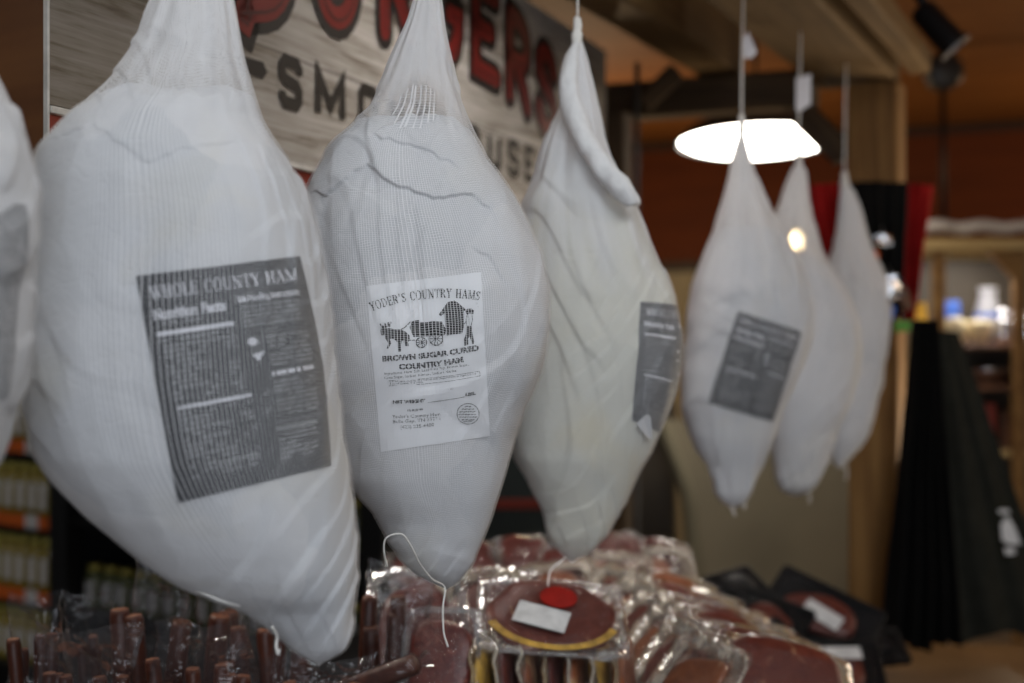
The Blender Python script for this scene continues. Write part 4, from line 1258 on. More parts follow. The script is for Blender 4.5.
RISE = .90
cr = thing('display_crate', 'dark low crate hidden beneath the piled meat packs', 'crate', (-.25, 2.3, TABLE))
cu, cv2 = Vector((1, 0, 0)), Vector((0, 1, 0))
def crate_box(name, cx, cy, cz, sx, sy, sz):
    b_ = bmesh.new(); add_box(b_, Matrix.Translation((cx, cy, cz)), sx, sy, sz, .003, 1); return from_bm(name, b_, M['black_plastic'], cr)
crate_box('deck', -.25, 2.3, RISE - .01, 1.22, 1.24, .02)
crate_box('side', -.25, 1.69, (TABLE + RISE) / 2 - .01, 1.22, .02, RISE - TABLE - .02); crate_box('side', -.25, 2.91, (TABLE + RISE) / 2 - .01, 1.22, .02, RISE - TABLE - .02)
crate_box('end_board', .35, 2.3, (TABLE + RISE) / 2 - .01, .02, 1.2, RISE - TABLE - .02); crate_box('end_board', -.85, 2.3, (TABLE + RISE) / 2 - .01, .02, 1.2, RISE - TABLE - .02)

# ------------------------------------------------------------------ bags of snack sticks
def stick_bag(label, x0, x1, ytop, y, seed, nst, sticks_top, lean=0.0, tall=.05, group='bags of snack sticks', base=RISE, dk=0):
    """clear pouch standing on the crate, sticks upright inside; x0,x1,ytop read off the photograph at depth y"""
    r = random.Random(seed)
    a, b = at(x0, ytop, y), at(x1, ytop, y); w = (b - a).length; c = (a + b) / 2; ztop = c.z
    root = thing('snack_stick_bag', label, 'snack bag', (c.x, y, base), group)
    st = at(0, sticks_top, y).z; hgt = st - base; dep = min(.09, w * .55)
    zt = st + tall
    def fn(u, v):
        ang = 2 * PI * u; z = base + .004 + (zt - base) * v
        sq = 1.0 if v < .55 else max(.04, 1 - ((v - .55) / .45) ** 1.4)
        X = (w / 2 + .004) * math.copysign(abs(math.cos(ang)) ** .6, math.cos(ang)) * (1 + .06 * v)
        Y = (dep / 2 + .006) * math.copysign(abs(math.sin(ang)) ** .7, math.sin(ang)) * sq
        q = Vector((X * 18 + seed, Y * 18, z * 18))
        cr = .010 * v * noise.noise(q) + .006 * (.35 - abs(noise.noise(q * 2.1)))
        return Vector((c.x + X + lean * (z - base) + cr, y + Y + cr, z + (.016 * noise.noise(Vector((X * 20, seed, 0))) + .02 * abs(X) / w) * (v > .85)))
    V, Fc = sheet(fn, 40, 26, True); pydata('film', V, Fc, M['film'], root)
    for k in range(nst):
        px_ = c.x + (k + .5 - nst / 2) / nst * (w * .92) + r.uniform(-.002, .002)
        yy = y + r.uniform(-.5, .5) * (dep * .5); L_ = hgt * r.uniform(.82, 1.0)
        rad = min(.0155, w / nst * .60)
        tilt = Vector((lean + r.uniform(-.13, .13), r.uniform(-.09, .05), 1)).normalized()
        p0 = Vector((px_, yy, base + .014)); bm = bmesh.new()
        pts = [p0 + tilt * L_ * t + Vector((.002 * noise.noise(Vector((k, t * 3, seed))), 0, 0)) for t in (0, .02, .25, .5, .75, .97, 1.0)]
        add_tube(bm, pts, [rad * .8, rad, rad, rad * 1.03, rad, rad, rad * .86], 12)
        o = from_bm('stick', bm, [M['stick'], M['stick_end']], root, smooth=True)
        o.data.polygons[len(o.data.polygons) - 1].material_index = 1
        o.data.polygons[len(o.data.polygons) - 1].use_smooth = False
    return root

stick_bag('bag of snack sticks at the lower left corner, below the jars', 12, 58, 610, 1.84, 3, 4, 641)
stick_bag('small bag of thin snack sticks with crumpled clear top, beside the lower left corner bag', 70, 112, 600, 1.92, 5, 5, 640, tall=.055)
stick_bag('bag of thick snack sticks with a tall peaked clear corner, under the largest ham', 122, 172, 560, 1.86, 7, 3, 606, .06, .07)
stick_bag('bag of dark snack sticks standing below the bottom edge of the largest ham', 196, 232, 575, 1.96, 9, 2, 592, .02, .05)
stick_bag('low bag of snack sticks under the tip of the largest ham', 242, 312, 590, 1.86, 15, 5, 628, .0, .04)
stick_bag('bag of reddish snack sticks between the tips of the largest and the wagon label ham', 352, 408, 575, 1.90, 17, 4, 607, .10, .05)
stick_bag('front row pouch of short snack sticks at the bottom edge, under the jars', 44, 130, 640, 1.72, 21, 7, 672, .0, .045)
stick_bag('front row pouch of short snack sticks at the bottom edge, under the largest ham', 160, 250, 640, 1.72, 23, 7, 668, -.02, .045)

stick_bag('front row pouch of snack sticks under the slanted single stick, at the bottom edge', 292, 372, 672, 1.735, 27, 6, 690, .0, .03)

# a loose stick pack lying in front
c0_, c1_ = at(345, 690, 1.74), at(415, 664, 1.70)
root = thing('wrapped_stick', 'single wrapped snack stick lying slanted at the bottom edge, under the dangling thread', 'snack stick', tuple((c0_ + c1_) / 2))
bm = bmesh.new(); dd = (c1_ - c0_); add_tube(bm, [c0_ - dd * .4, c0_, (c0_ + c1_) / 2, c1_ - dd * .04, c1_], [.011, .0125, .0125, .0125, .010], 14)
from_bm('stick', bm, M['stick'], root, smooth=True)
bm = bmesh.new(); add_tube(bm, [c0_ - dd * .45, c0_, (c0_ + c1_) / 2, c1_, c1_ + dd * .06, c1_ + dd * .18], [.014, .0145, .015, .014, .006, .011], 14, False)
from_bm('film', bm, M['film'], root, smooth=True)

# ------------------------------------------------------------------ packs in the middle
pack('pack of coarse red meat right below the dangling thread', 'meat_pack', at(440, 662, 1.86), (-.1, -.9, .5), .105, .15, .04, 31, M['film'], M['ground_meat'], 'vacuum packs of ham')
pack('pack of dark red meat leaning behind the coarse red meat pack', 'meat_pack', at(420, 676, 2.0), (.1, -.8, .6), .15, .34, .04, 32, M['film'], M['dark_meat'], 'vacuum packs of ham')
pack('clear pack of dark meat tucked left of the stickered pack, behind the coarse red meat', 'meat_pack', at(478, 632, 2.18), (-.2, -.8, .6), .16, .22, .04, 33, M['film_milky'], M['dark_meat'], 'vacuum packs of ham')

# upright packs seen edge-on under the stickered one
order = 'first second third fourth fifth sixth seventh'.split()
for k in range(7):
    px0 = 486 + k * 23
    pc = at(px0, 676, 1.90 + .012 * k)
    pack('upright ham pack seen edge-on below the stickered pack, %s from the left' % order[k], 'ham_pack', pc, (.97, -.22, .08), .14, .115, .030, 40 + k,
         M['film_milky'] if k % 3 else M['film_warm'], M['ham_fat'] if k in (0, 5) else (M['ham_meat'] if k % 2 else M['ham_orange']), 'upright ham packs', meat_scale=.84)
pc = at(552, 617, 1.93)
pack('ham slice pack with a red sticker and a white label lying on the upright packs', 'ham_pack', pc, (.10, -.50, .86), .205, .155, .022, 50, M['film'], M['ham_meat'], 'vacuum packs of ham', roll=-.16,
     fat=M['ham_fat'], sticker=(.04, .16, .026, .022), label_rect=(-.08, -.12, .072, .042, -.28), meat_scale=.88)

# shingled row running towards the shopper on the right
n = 6
words_ = ['farthest', 'second farthest', 'third farthest', 'third nearest', 'second nearest', 'nearest']
for k in range(n):
    t = k / (n - 1)
    y = 2.70 - .66 * t; px0 = 662 + 118 * t; py0 = 612 + 84 * t
    pack('large red ham slice pack in the slanting outer row, the %s of its row' % words_[k], 'ham_pack', at(px0, py0, y), (.06, -.70, .70), .205, .185, .026, 60 + k,
         M['film_warm'], M['ham_orange'] if k == 0 else M['ham_meat'], 'slanting row of large ham slice packs', roll=-.30, fat=M['ham_brown_fat'], meat_scale=.93)
for k in range(6):
    t = k / 5
    y = 2.42 - .50 * t; px0 = 606 + 84 * t; py0 = 604 + 82 * t
    pack('pale ham pack in the inner slanting row by the stickered pack, %s from back' % order[k], 'ham_pack', at(px0, py0, y), (-.62, -.46, .64), .15, .15, .022, 80 + k,
         M['film_milky'], M['ham_orange'] if k % 2 else M['ham_meat'], 'inner slanting row of pale ham packs', roll=-.1, meat_scale=.66)
# farther pale packs
for k, (px0, py0, y, w_, l_) in enumerate([(600, 578, 2.75, .20, 'pale pack behind the stickered pack, under the torn label ham'), (648, 572, 2.85, .19, 'pale pack at the back of the heap, left of the beige wall panel'), (560, 590, 2.66, .17, 'pale pack just behind the upper edge of the stickered pack')]):
    pack(l_, 'ham_pack', at(px0, py0, y), (-.05, -.5, .86), w_, .17, .035, 100 + k, M['film_milky'], M['ham_orange'], 'vacuum packs of ham', roll=.2 * k - .1, meat_scale=.5)
# dark joints at the back
for k, (px0, py0, y, w_, h_, l_) in enumerate([(470, 564, 2.80, .125, .13, 'dark smoked joint at the back of the heap, behind the wagon label ham'), (522, 558, 2.88, .13, .13, 'dark smoked joint at the back, below the gap right of the wagon label ham'),
                                               (566, 566, 2.78, .11, .12, 'dark smoked joint behind the thread of the ham with the torn label'), (614, 553, 2.9, .13, .12, 'reddish smoked joint at the back of the heap, right of the torn label ham'), (662, 556, 2.94, .11, .10, 'small dark smoked joint at the back end of the heap, left of the beige panel'),
                                               (418, 572, 2.75, .12, .13, 'dark smoked joint behind the tip of the wagon label ham')]):
    pack(l_, 'smoked_joint', at(px0, py0, y), (.05, -.55, .8), w_, h_, .05, 110 + k, M['film'], M['dark_meat'], 'dark smoked joints behind the packs', roll=.3 * (k % 2) - .15, meat_scale=.86, cat='smoked meat')
# what the heap rests on at the back
b_ = bmesh.new(); add_box(b_, Matrix.Translation((.0, 2.80, RISE + .045)), .40, .16, .088, .006, 2)
tag(from_bm('flat_carton', b_, M['black_plastic']), 'dark flat carton under the smoked joints at the back of the heap', 'carton')

# black packs
for k, (px0, py0, y, nrm, rl, w_, h_, lab, l_) in enumerate([
        (738, 586, 3.06, (.1, -.45, .8), .3, .12, .10, None, 'small black pack at the back of the black pile, next to the large ham slices'),
        (764, 622, 2.92, (-.25, -.65, .7), -.35, .17, .13, None, 'black tray pack in the middle of the black pile, red meat peeping out'),
        (820, 614, 3.00, (-.12, -.75, .64), -.50, .24, .14, (.04, -.06, .085, .034, -.1), 'big tilted black tray pack with a white label, against the timber post'),
        (778, 662, 2.78, (-.3, -.6, .7), -.7, .18, .13, (-.2, .1, .05, .04, .2), 'black tray pack with a pale corner label, beside the large ham slices'),
        (836, 668, 2.80, (.05, -.6, .8), -.1, .19, .15, (.0, .14, .10, .030, .1), 'front black tray pack with pink meat and a white label, at the bottom edge'),
        (872, 646, 3.05, (.0, -.5, .86), .1, .14, .10, None, 'plain black pack in front of the foot of the timber post')]):
    pack(l_, 'black_tray_pack', at(px0, py0, y), nrm, w_, h_, .030, 130 + k, M['film_dark'], M['ham_meat'] if k in (1, 2, 3, 4) else M['black_plastic'], 'black tray packs on the table', roll=rl, label_rect=lab, tray=M['black_plastic'], meat_scale=.62)

# ------------------------------------------------------------------ jar shelves on the left
SHE = Vector((.80, -.60, 0)).normalized()              # along the shelving, left to right
SHN = Vector((-SHE.y * -1, -SHE.x, 0)); SHN = Vector((-.60, -.80, 0)).normalized()   # its open side
sO = at(62, 341, 4.2); sO.z = 0
rack = thing('jar_rack', 'black shelving full of jars at the left, partly behind the largest ham', 'shelf unit', (sO.x, sO.y, 0))
def rk(s, d, z): return sO + SHE * s - SHN * d + UP * z
def rack_box(name, s0, s1, d0, d1, z0, z1, mat, parent=rack, bev=.002):
    b_ = bmesh.new(); add_box(b_, frame(rk((s0 + s1) / 2, (d0 + d1) / 2, (z0 + z1) / 2), SHE, -SHN, UP), s1 - s0, abs(d1 - d0), z1 - z0, bev, 1)
    return from_bm(name, b_, mat, parent)
for s in (-1.0, 0.0, 1.25): rack_box('upright', s - .038, s + .038, -.02, .05, 0, 1.75, M['black_metal'])
rack_box('back_panel', -1.0, 1.25, .30, .315, .04, 1.75, M['black_metal'])
LEFT = [.534, .759, .984, 1.209, 1.43]
RIGHT = [.74, 1.00, 1.26, 1.50]
for z in LEFT: rack_box('shelf_board', -.96, -.04, 0, .30, z - .036, z - .02, M['black_metal'])
for z in RIGHT: rack_box('shelf_board', .04, 1.21, 0, .30, z - .036, z - .02, M['black_metal'])
def strip(s0, s1, z):
    o = rack_box('price_strip', s0, s1, -.012, -.002, z - .046, z - .006, M['orange_strip'], rack, .001); o['label'] = 'orange price strip'
def card(s0, s1, z):
    o = rack_box('price_card', s0, s1, -.016, -.0125, z - .046, z - .004, M['white_card'], rack, .0005); o['label'] = 'white price card'
for z in LEFT[1:4]:
    strip(-.96, -.045, z)
    for s in (-.62, -.40, -.13 - .0): card(s - .03, s + .03, z)
for z, s in ((1.00, .90), (.74, .98), (.74, .80), (1.00, .66)):
    strip(s - .05, s + .09, z); card(s - .05, s, z)
def jar_proto(name, glass, lid, R, H, z0, label_w=True):
    root = thing(name, 'jar', 'jar', (0, 0, 0))
    b_ = bmesh.new(); add_lathe(b_, Matrix.Identity(4), [(0, 0), (R * .9, 0), (R, .006), (R, H * .70), (R * .93, H * .78), (R * .72, H * .86), (R * .72, H * .90), (0, H * .90)], 18); bmesh.ops.recalc_face_normals(b_, faces=b_.faces)
    from_bm('glass_body', b_, glass, root, smooth=True)
    b_ = bmesh.new(); add_lathe(b_, Matrix.Identity(4), [(R * .78, H * .87), (R * .80, H * .88), (R * .80, H * .985), (R * .74, H), (0, H)], 18); bmesh.ops.recalc_face_normals(b_, faces=b_.faces)
    from_bm('lid', b_, lid, root, smooth=True)
    b_ = bmesh.new(); base_a = math.atan2(SHN.y, SHN.x)
    rows_ = []
    for zz in (H * .16, H * .62):
        rows_.append([b_.verts.new(((R + .0008) * math.cos(base_a - .72 + 1.44 * k / 10), (R + .0008) * math.sin(base_a - .72 + 1.44 * k / 10), zz)) for k in range(11)])
    for k in range(10): b_.faces.new((rows_[0][k], rows_[0][k + 1], rows_[1][k + 1], rows_[1][k]))
    from_bm('jar_label', b_, M['white_card'], root, smooth=True)
    return root
def dup(root, loc, label, group):
    r = root.copy(); C.objects.link(r); r.location = loc; r['label'] = label; r['group'] = group
    for ch in root.children:
        c = ch.copy(); C.objects.link(c); c.parent = r
    return r
pj = jar_proto('preserve_jar', M['glass_oil'], M['lid_gold'], .025, .165, 0)
pg = jar_proto('preserve_jar', M['glass_green'], M['lid_gold'], .029, .125, 0)
first = [True, True]
def put_jar(i, p, label, group):
    src = (pj, pg)[i]
    if first[i]:
        first[i] = False; src.location = p; src['label'] = label; src['group'] = group
    else: dup(src, p, label, group)
nm_ = {0: 'lowest visible', 1: 'second lowest', 2: 'middle', 3: 'second highest'}
LV = ['on the shelf below the lowest orange strip', 'between the two lower orange strips', 'between the two upper orange strips', 'above the highest orange strip']
for li, z in enumerate(LEFT[:4]):
    for k in range(7):
        put_jar(0, rk(-.075 - k * .060, .045 + .004 * rnd.random(), z - .0195), 'slim yellow jar %s at the left' % LV[li], 'slim yellow jars ' + LV[li])
RV = ['standing low on dark shelves behind the largest ham', 'standing on the upper dark shelf behind the largest ham']
for li, z in enumerate(RIGHT[:2]):
    for k in range(16):
        put_jar(1, rk(.09 + k * .070, .05 + .006 * rnd.random(), z - .0195), 'olive green jar with gold lid ' + RV[li], 'olive jars ' + RV[li])

# ------------------------------------------------------------------ cabinets behind the heap
cb = thing('display_cabinet', 'dark teal cabinet with a glass door behind the gap of the wagon label ham', 'cabinet', tuple(at(560, 341, 4.9).xy) + (0,))
def cbox(name, px0, px1, z0, z1, y0, y1, mat, par=cb, bev=.006):
    a, b = at(px0, 341, y0), at(px1, 341, y0)
    b_ = bmesh.new(); add_box(b_, Matrix.Translation(((a.x + b.x) / 2, (y0 + y1) / 2, (z0 + z1) / 2)), b.x - a.x, y1 - y0, z1 - z0, bev, 2)
    return from_bm(name, b_, mat, par)
cbox('body', 440, 592, 0, 1.20, 4.8, 5.4, M['cabinet'])
cbox('door', 450, 582, .08, 1.13, 4.775, 4.797, M['cabinet'])
cbox('door_trim', 486, 560, .94, .97, 4.762, 4.774, M['sign_red'], bev=.003)
cbox('door_handle', 568, 574, .7, .95, 4.745, 4.774, M['steel'], bev=.004)
cb2 = thing('low_cupboard', 'dark brown cupboard between the teal cabinet and the beige panel', 'cupboard', tuple(at(636, 341, 5.2).xy) + (0,))
cbox('body', 598, 676, 0, 1.28, 5.2, 5.7, M['cabinet_brown'], cb2)
cbox('door', 602, 672, .06, 1.2, 5.18, 5.198, M['cabinet_brown'], cb2)
cbox('knob', 608, 611, .80, .815, 5.16, 5.179, M['steel'], cb2, .002)
# beige panel with a rolled pale left edge
P_ = [at(660, 420, 5.0), at(668, 441, 5.0), at(686, 490, 5.0), at(692, 530, 5.0), at(694, 580, 5.0), at(694, 660, 5.0), at(694, 760, 5.0)]
P_[-1].z = .015
pn = thing('beige_panel', 'beige standing panel with a pale rolled left edge, below the last hams', 'panel', (P_[-1].x, 5.0, 0))
Q_ = spline(P_, 6)
bm = bmesh.new(); add_tube(bm, Q_, .026, 14); from_bm('rolled_edge', bm, M['white_cloth'] if False else M['tan_panel'], pn, smooth=True)['label'] = 'pale rolled edge'
xr_ = at(862, 341, 5.0).x
V, Fc = [], []
for i, p in enumerate(Q_):
    for j in range(9):
        t = j / 8; V.append(Vector((p.x + (xr_ - p.x) * t, 5.01 + .03 * math.sin(t * 7), p.z)))
nq = len(V)
V += [v + Vector((0, .02, 0)) for v in V]
for i in range(len(Q_) - 1):
    for j in range(8):
        a_ = i * 9 + j; Fc.append((a_, a_ + 9, a_ + 10, a_ + 1)); Fc.append((nq + a_, nq + a_ + 1, nq + a_ + 10, nq + a_ + 9))
pydata('sheet', V, Fc, M['wall_tan'], pn)

# ------------------------------------------------------------------ cloths at the post and on the rack
def drape(name, label, cat, top_l, top_r, bot_l, bot_r, y, mat, seed, folds=7, amp=.02, nu=60, nv=40, group=None, parts=()):
    """hanging folded cloth between two upper and two lower corners (read off the photograph at depth y)"""
    A_, B_, C_, D_ = at(*top_l, y), at(*top_r, y), at(*bot_l, y), at(*bot_r, y)
    root = thing(name, label, cat, tuple((A_ + B_) / 2), group)
    V, Fc = [], []
    def fn(off):
        def f(u, v):
            p = (A_ * (1 - u) + B_ * u) * (1 - v) + (C_ * (1 - u) + D_ * u) * v
            d = amp * (.35 + .65 * v) * math.sin(u * folds * 2 * PI + seed + 1.2 * noise.noise(Vector((u * 2, v * 1.5, seed)))) + amp * .7 * noise.noise(Vector((u * 4, v * 3, seed)))
            return p + Vector((0, d + off - .02 * math.sin(PI * u), .012 * math.sin(u * 9 + seed) * v))
        return f
    for off, fl in ((0, False), (.006, True)):
        v_, f_ = sheet(fn(off), nu, nv); b = len(V); V += v_
        Fc += [tuple(b + i for i in (q if fl else q[::-1])) for q in f_]
    pydata('cloth', V, Fc, mat, root)
    return root, fn
ck = 3.42
drape('hanging_apron', 'long black apron hanging beside the timber post', 'apron', (914, 320), (938, 320), (884, 640), (966, 648), ck, M['black_cloth'], 1, 5, .03)
dr, dfn = drape('hanging_apron', 'charcoal apron with a white print at the right edge, behind the black one', 'apron', (930, 330), (958, 332), (950, 640), (1062, 628), ck + .12, M['grey_cloth'], 4, 3, .012)
def cloth_patch(pts, y, name, mat, root, lab):
    b_ = bmesh.new(); P = [at(x, yy, y) for x, yy in pts]
    a = [b_.verts.new(p) for p in P]; b = [b_.verts.new(p + Vector((0, .003, 0))) for p in P]
    b_.faces.new(a); b_.faces.new(b[::-1])
    for i in range(len(P)): j = (i + 1) % len(P); b_.faces.new((a[j], a[i], b[i], b[j]))
    bmesh.ops.recalc_face_normals(b_, faces=b_.faces)
    o = from_bm(name, b_, mat, root); o['label'] = lab; return o
cloth_patch([(1001, 524), (1008, 516), (1013, 524), (1018, 535), (1021, 545), (1008, 544), (1002, 540)], ck + .055, 'white_print', M['white_card'], dr, 'white printed patch')
cloth_patch([(998, 510), (1008, 509), (1010, 513), (1000, 514)], ck + .055, 'white_print', M['white_card'], dr, 'white printed patch')
cloth_patch([(1004, 548), (1014, 548), (1016, 554), (1006, 555)], ck + .055, 'white_print', M['white_card'], dr, 'white printed patch')
# red and black cloths on the post
yk = 3.52
drape('hanging_cloth', 'red cloth hanging behind the ham at the far end, left of the post', 'cloth', (808, 185), (852, 184), (826, 300), (856, 310), yk + .02, M['red_cloth'], 2, 3, .018, group='red and black cloths on the timber post')
drape('hanging_cloth', 'black cloth hanging on the front of the timber post', 'cloth', (850, 182), (908, 183), (858, 318), (902, 322), yk - .02, M['black_cloth'], 6, 4, .016, group='red and black cloths on the timber post')
drape('hanging_cloth', 'red cloth hanging at the right side of the timber post', 'cloth', (903, 184), (934, 186), (896, 320), (914, 326), yk + .05, M['red_cloth'], 8, 3, .018, group='red and black cloths on the timber post')
# coloured little packets clipped along the lower end
for k, (px0, py0, w_, h_, mt, l_) in enumerate([(872, 258, 9, 12, 'orange', 'bright orange packet hanging on the black cloth'), (884, 240, 12, 8, 'silver', 'silvery packet hanging high on the black cloth'),
                                                (892, 288, 15, 18, 'silver', 'grey foil packet hanging on the black cloth'), (889, 312, 9, 10, 'blue', 'small blue packet at the lower end of the black cloth'), (903, 326, 12, 8, 'green', 'small green packet at the lower end of the cloths'),
                                                (906, 300, 8, 16, 'brown_box', 'dark brown packet hanging at the right red cloth')]):
    c = at(px0, py0, yk - .075); sx = w_ / F * yk; sz = h_ / F * yk
    root = thing('hanging_packet', l_, 'packet', tuple(c), 'small packets hung on the dark cloths')
    V, Fc = pillow(frame(c, *axes((0, -1, .1), UP, .3 * (k % 3) - .3)), sx * 1.3, sz * 1.3, .014, 200 + k, .004, .001, 10, 12)
    pydata('wrapper', V, Fc, M[mt], root)
    b_ = bmesh.new(); add_tube(b_, [c + Vector((0, 0, sz * .62)), c + Vector((0, .02, sz * .62 + .02)), c + Vector((0, .045, sz * .62 + .03))], .0012, 6)
    from_bm('hook', b_, M['steel'], root, smooth=True)

# ------------------------------------------------------------------ round box with its cable, spotlight
c = at(943, 72, 5.6)
jb = thing('hanging_cord_reel', 'round dark cord reel on its cable at the upper right', 'cord reel', tuple(c))
b_ = bmesh.new(); add_lathe(b_, Matrix.Translation(c) @ Matrix.Rotation(PI / 2, 4, 'X'), [(0, -.045), (.055, -.045), (.072, -.035), (.076, 0), (.072, .035), (.055, .045), (0, .045)], 26); bmesh.ops.recalc_face_normals(b_, faces=b_.faces)
from_bm('reel_body', b_, M['lamp_metal'], jb, smooth=True)
b_ = bmesh.new(); add_tube(b_, [c - UP * .07, at(943, 150, 5.6), at(944, 222, 5.6)], .011, 10); from_bm('cable', b_, M['black_plastic'], jb, smooth=True)
b_ = bmesh.new(); add_tube(b_, [c + UP * .07, Vector((c.x, c.y, CEIL - .001))], .008, 10); from_bm('support_rod', b_, M['black_plastic'], jb, smooth=True)
c = at(938, 28, 3.5)
sl = thing('hanging_spotlight', 'black spotlight mounted on the outer side of the overhead timber', 'spotlight', tuple(c))
dr_ = Vector((.5, -.1, -.6)).normalized(); xa, ya, za = axes(dr_)
b_ = bmesh.new(); add_lathe(b_, frame(c, xa, ya, za), [(0, -.07), (.022, -.07), (.034, -.055), (.036, .05), (.042, .062), (.036, .062), (.03, .045), (0, .045)], 20); bmesh.ops.recalc_face_normals(b_, faces=b_.faces)
from_bm('lamp_can', b_, M['black_plastic'], sl, smooth=True)
b_ = bmesh.new(); add_lathe(b_, frame(c + za * .062, xa, ya, za), [(.036, 0), (.043, 0), (.043, .006), (.036, .006)], 20); from_bm('rim', b_, M['steel'], sl, smooth=True)
b_ = bmesh.new(); add_tube(b_, [c - za * .03, c + Vector((-.03, 0, .05)), c + Vector((-.07, 0, .12)), c + Vector((-.085, -.02, .18))], .014, 10); from_bm('bracket', b_, M['black_plastic'], sl, smooth=True)

M['cream_grey'] = plain('grey white glaze', (.26, .26, .28), .4)
# ------------------------------------------------------------------ pine rack with goods at the right
yr = 5.0
pr = thing('pine_rack', 'pale pine rack with cloth on its top rail and shelves of bright goods', 'rack', tuple(at(940, 341, yr).xy) + (0,))
def pbox(name, px0, px1, py0, py1, y0, y1, mat, bev=.004):
    a, b = at(px0, py1, yr), at(px1, py0, yr)
    b_ = bmesh.new(); add_box(b_, Matrix.Translation(((a.x + b.x) / 2, (y0 + y1) / 2, (a.z + b.z) / 2)), b.x - a.x, y1 - y0, b.z - a.z, bev, 1)
    return from_bm(name, b_, mat, pr)
fl = 341.5 + CAMZ * F / yr
pbox('upright', 934, 946, 239.5, fl, yr, yr + .04, M['timber_post']); pbox('upright', 1015, 1027, 240, fl, yr + .002, yr + .04, M['timber_post'])
pbox('upright', 1120, 1132, 240, fl, yr, yr + .04, M['pine'])
for px0 in (934, 1120): pbox('upright', px0, px0 + 10, 238, fl, yr + .5, yr + .54, M['pine'])
pbox('top_rail', 914, 1140, 239, 251, yr - .032, yr - .001, M['pine'], .006); pbox('back_rail', 914, 1140, 239, 251, yr + .541, yr + .57, M['pine'])
pbox('shelf_board', 948, 1118, 344, 349, yr + .045, yr + .49, M['brown_box']); pbox('shelf_board', 948, 1118, 386, 391, yr + .045, yr + .49, M['brown_box']); pbox('shelf_board', 948, 1118, 452, 458, yr + .045, yr + .49, M['pine'])
pbox('back_board', 948, 1118, 251, 620, yr + .50, yr + .51, M['cabinet_brown'])
b_ = bmesh.new()
G3 = [at(988, 251, yr), at(1015, 251, yr), at(1015, 279, yr)]
for dy in (.0, .03): pass
a = [b_.verts.new(p + Vector((0, .002, 0))) for p in G3]; bb = [b_.verts.new(p + Vector((0, .03, 0))) for p in G3]
b_.faces.new(a); b_.faces.new(bb[::-1])
for i in range(3): j = (i + 1) % 3; b_.faces.new((a[j], a[i], bb[i], bb[j]))
bmesh.ops.recalc_face_normals(b_, faces=b_.faces); from_bm('corner_gusset', b_, M['timber_post'], pr)
# rolled white cloth on the top
L0, L1 = at(926, 227, yr), at(1140, 227, yr)
root = thing('cloth_roll', 'off white cloth laid along the top of the pine rack', 'cloth', tuple((L0 + L1) / 2))
def cfn(u, v):
    p = L0.lerp(L1, u); an = 2 * PI * v
    q = Vector((u * 9, math.cos(an), math.sin(an)))
    return p + Vector((0, math.cos(an) * .05 , math.sin(an) * .022 + .004 * math.sin(u * 30))) * (1 + .22 * noise.noise(q * 1.5))
V, Fc = [], []
v_, f_ = sheet(lambda u, v: cfn(v, u), 20, 60, True)
nb = len(v_); v_ += [L0 - Vector((.01, 0, 0)), L1]
f_ += [(nb, (k + 1) % 20, k) for k in range(20)] + [(nb + 1, 60 * 20 + k, 60 * 20 + (k + 1) % 20) for k in range(20)]
pydata('cloth', v_, f_, M['white_cloth'], root)

def lathe_thing(name, label, cat, px0, pbase, y, prof, mat, group=None, extra=None):
    c = at(px0, pbase, y); k = y / F
    root = thing(name, label, cat, tuple(c), group)
    b_ = bmesh.new(); add_lathe(b_, Matrix.Translation(c), [(r * k, h * k) for r, h in prof], 24); bmesh.ops.recalc_face_normals(b_, faces=b_.faces)
    from_bm('body', b_, mat, root, smooth=True)
    if extra:
        b_ = bmesh.new(); add_lathe(b_, Matrix.Translation(c), [(r * k, h * k) for r, h in extra[0]], 24); bmesh.ops.recalc_face_normals(b_, faces=b_.faces)
        from_bm(extra[1], b_, extra[2], root, smooth=True)
    return root
def carton(name, label, px0, px1, py0, py1, y, dep, mat):
    a, b = at(px0, py1, y), at(px1, py0, y); c = (a + b) / 2
    root = thing(name, label, 'carton', (c.x, y + dep / 2, a.z))
    b_ = bmesh.new(); add_box(b_, Matrix.Translation((c.x, y + dep / 2, c.z)), b.x - a.x, dep, b.z - a.z, .004, 2); from_bm('box', b_, mat, root)
    b_ = bmesh.new(); add_box(b_, Matrix.Translation((c.x, y + dep / 2, b.z + .002)), (b.x - a.x) * .96, dep * .96, .004, .001, 1); from_bm('lid', b_, mat, root)
    return root
ys = yr + .16
sy = lambda py: py      # shelf tops in the picture at depth ys
top1 = 341.5 + (344 - 341.5) * yr / ys; top2 = 341.5 + (386 - 341.5) * yr / ys
zb1 = at(0, 344, yr).z; zb2 = at(0, 386, yr).z; zb3 = at(0, 452, yr).z
def pyz(z, y): return 341.5 - (z - CAMZ) * F / y
lathe_thing('stoneware_crock', 'cream stoneware crock at the left of the pine rack shelf', 'crock', 954, pyz(zb1 + .001, 5.12), 5.12, [(0, 0), (9, 0), (12, 6), (12.5, 16), (9, 24), (7, 26), (0, 26)], M['cream'])
lathe_thing('stoneware_crock', 'wide cream stoneware bowl in the middle of the pine rack shelf', 'crock', 979, pyz(zb1 + .001, 5.16), 5.16, [(0, 0), (7, 0), (12, 8), (15, 20), (14, 22), (11, 23), (0, 24)], M['cream'])
carton('carton', 'small blue carton behind the cream crock on the pine rack', 944, 960, 302, pyz(zb1 + .001, 5.25), 5.25, .12, M['blue'])
lathe_thing('milk_jug', 'white jug standing tall behind the wide cream bowl', 'jug', 988, pyz(zb1 + .001, 5.30), 5.30, [(0, 0), (12, 0), (14, 10), (13, 30), (9, 42), (8, 52), (10, 56), (0, 56)], M['cream_grey'], None, ([(13.2, 26), (13.6, 28), (13.2, 30)], 'band', M['blue']))
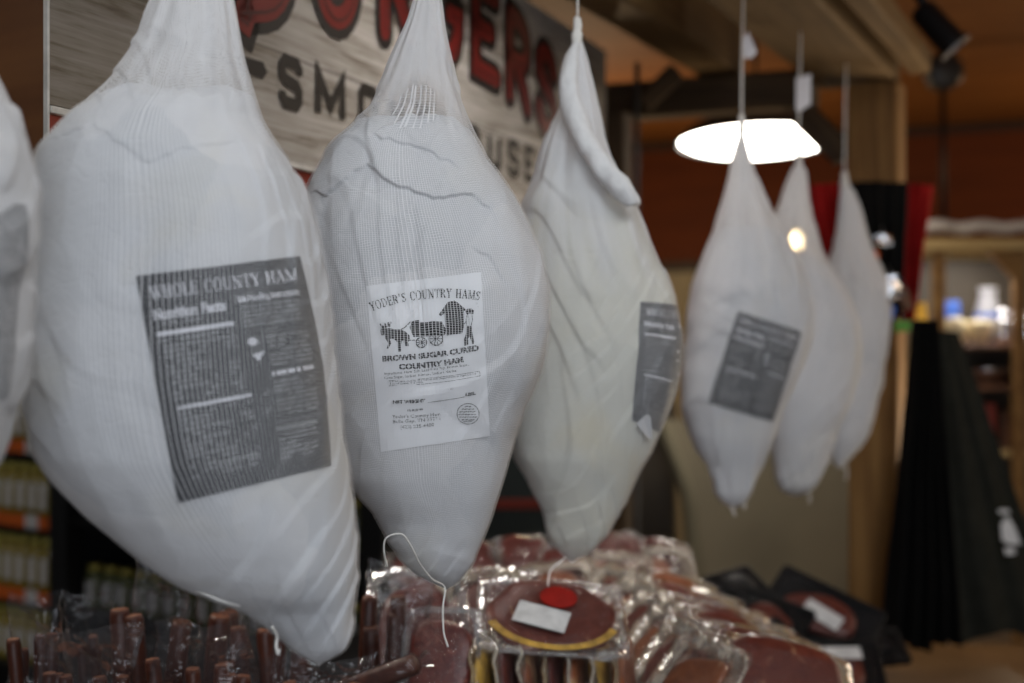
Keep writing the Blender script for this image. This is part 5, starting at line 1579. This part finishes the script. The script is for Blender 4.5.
for k in range(6):
    lathe_thing('tin_canister', 'bright tin canister at the right end of the pine rack upper shelf', 'tin', 1003 + (k % 3) * 12, pyz(zb1 + .001, 5.12 + .10 * (k // 3)), 5.12 + .10 * (k // 3), [(0, 0), (5, 0), (5.4, 1), (5.4, 22 + 9 * (k // 3)), (5, 23 + 9 * (k // 3)), (0, 23.5 + 9 * (k // 3))], M['silver'], 'bright tins on the pine rack', ([(5.6, 21 + 9 * (k // 3)), (5.8, 23 + 9 * (k // 3)), (4.5, 25 + 9 * (k // 3)), (0, 25.5 + 9 * (k // 3))], 'lid', M['silver']))
lathe_thing('tin_tray', 'shallow round tin tray on the lower shelf of the pine rack', 'tray', 984, pyz(zb2 + .001, 5.2), 5.2, [(0, 0), (20, 0), (26, 14), (27, 16), (25, 15), (20, 3), (0, 2)], M['silver'])
lathe_thing('tin_tray', 'second tin tray, at the right edge on the lower pine rack shelf', 'tray', 1040, pyz(zb2 + .001, 5.2), 5.2, [(0, 0), (19, 0), (23, 18), (24, 20), (22, 19), (18, 3), (0, 2)], M['silver'])
carton('carton', 'dark red carton low on the pine rack beside the aprons', 968, 996, 405, pyz(zb3 + .001, 5.1), 5.1, .2, M['sign_red'])
carton('carton', 'brown carton low on the pine rack at the right edge', 1001, 1034, 412, pyz(zb3 + .001, 5.14), 5.14, .2, M['brown_box'])
# yellow and blue cartons hung behind the post
root = thing('hanging_packet', 'yellow packet hanging right of the red cloth', 'packet', tuple(at(921, 314, 4.4)), 'small packets hung on the dark cloths')
V, Fc = pillow(frame(at(921, 314, 4.4), *axes((0, -1, .1))), .036, .07, .02, 301, .004, .001, 10, 12); pydata('wrapper', V, Fc, M['yellow'], root)
# low brown bench under the aprons
bn = thing('low_bench', 'brown wooden bench below the aprons at the lower right corner', 'bench', tuple(at(985, 341, 4.5).xy) + (0,))
def bbox(name, px0, px1, z0, z1, y0, y1, mat):
    a, b = at(px0, 341, y0), at(px1, 341, y0)
    b_ = bmesh.new(); add_box(b_, Matrix.Translation(((a.x + b.x) / 2, (y0 + y1) / 2, (z0 + z1) / 2)), b.x - a.x, y1 - y0, z1 - z0, .006, 2); return from_bm(name, b_, mat, bn)
bbox('seat', 880, 1100, .44, .48, 4.3, 4.8, M['table_wood'])
for px0 in (890, 1075):
    for y0 in (4.34, 4.70): bbox('leg', px0, px0 + 14, 0, .439, y0, y0 + .05, M['table_wood'])
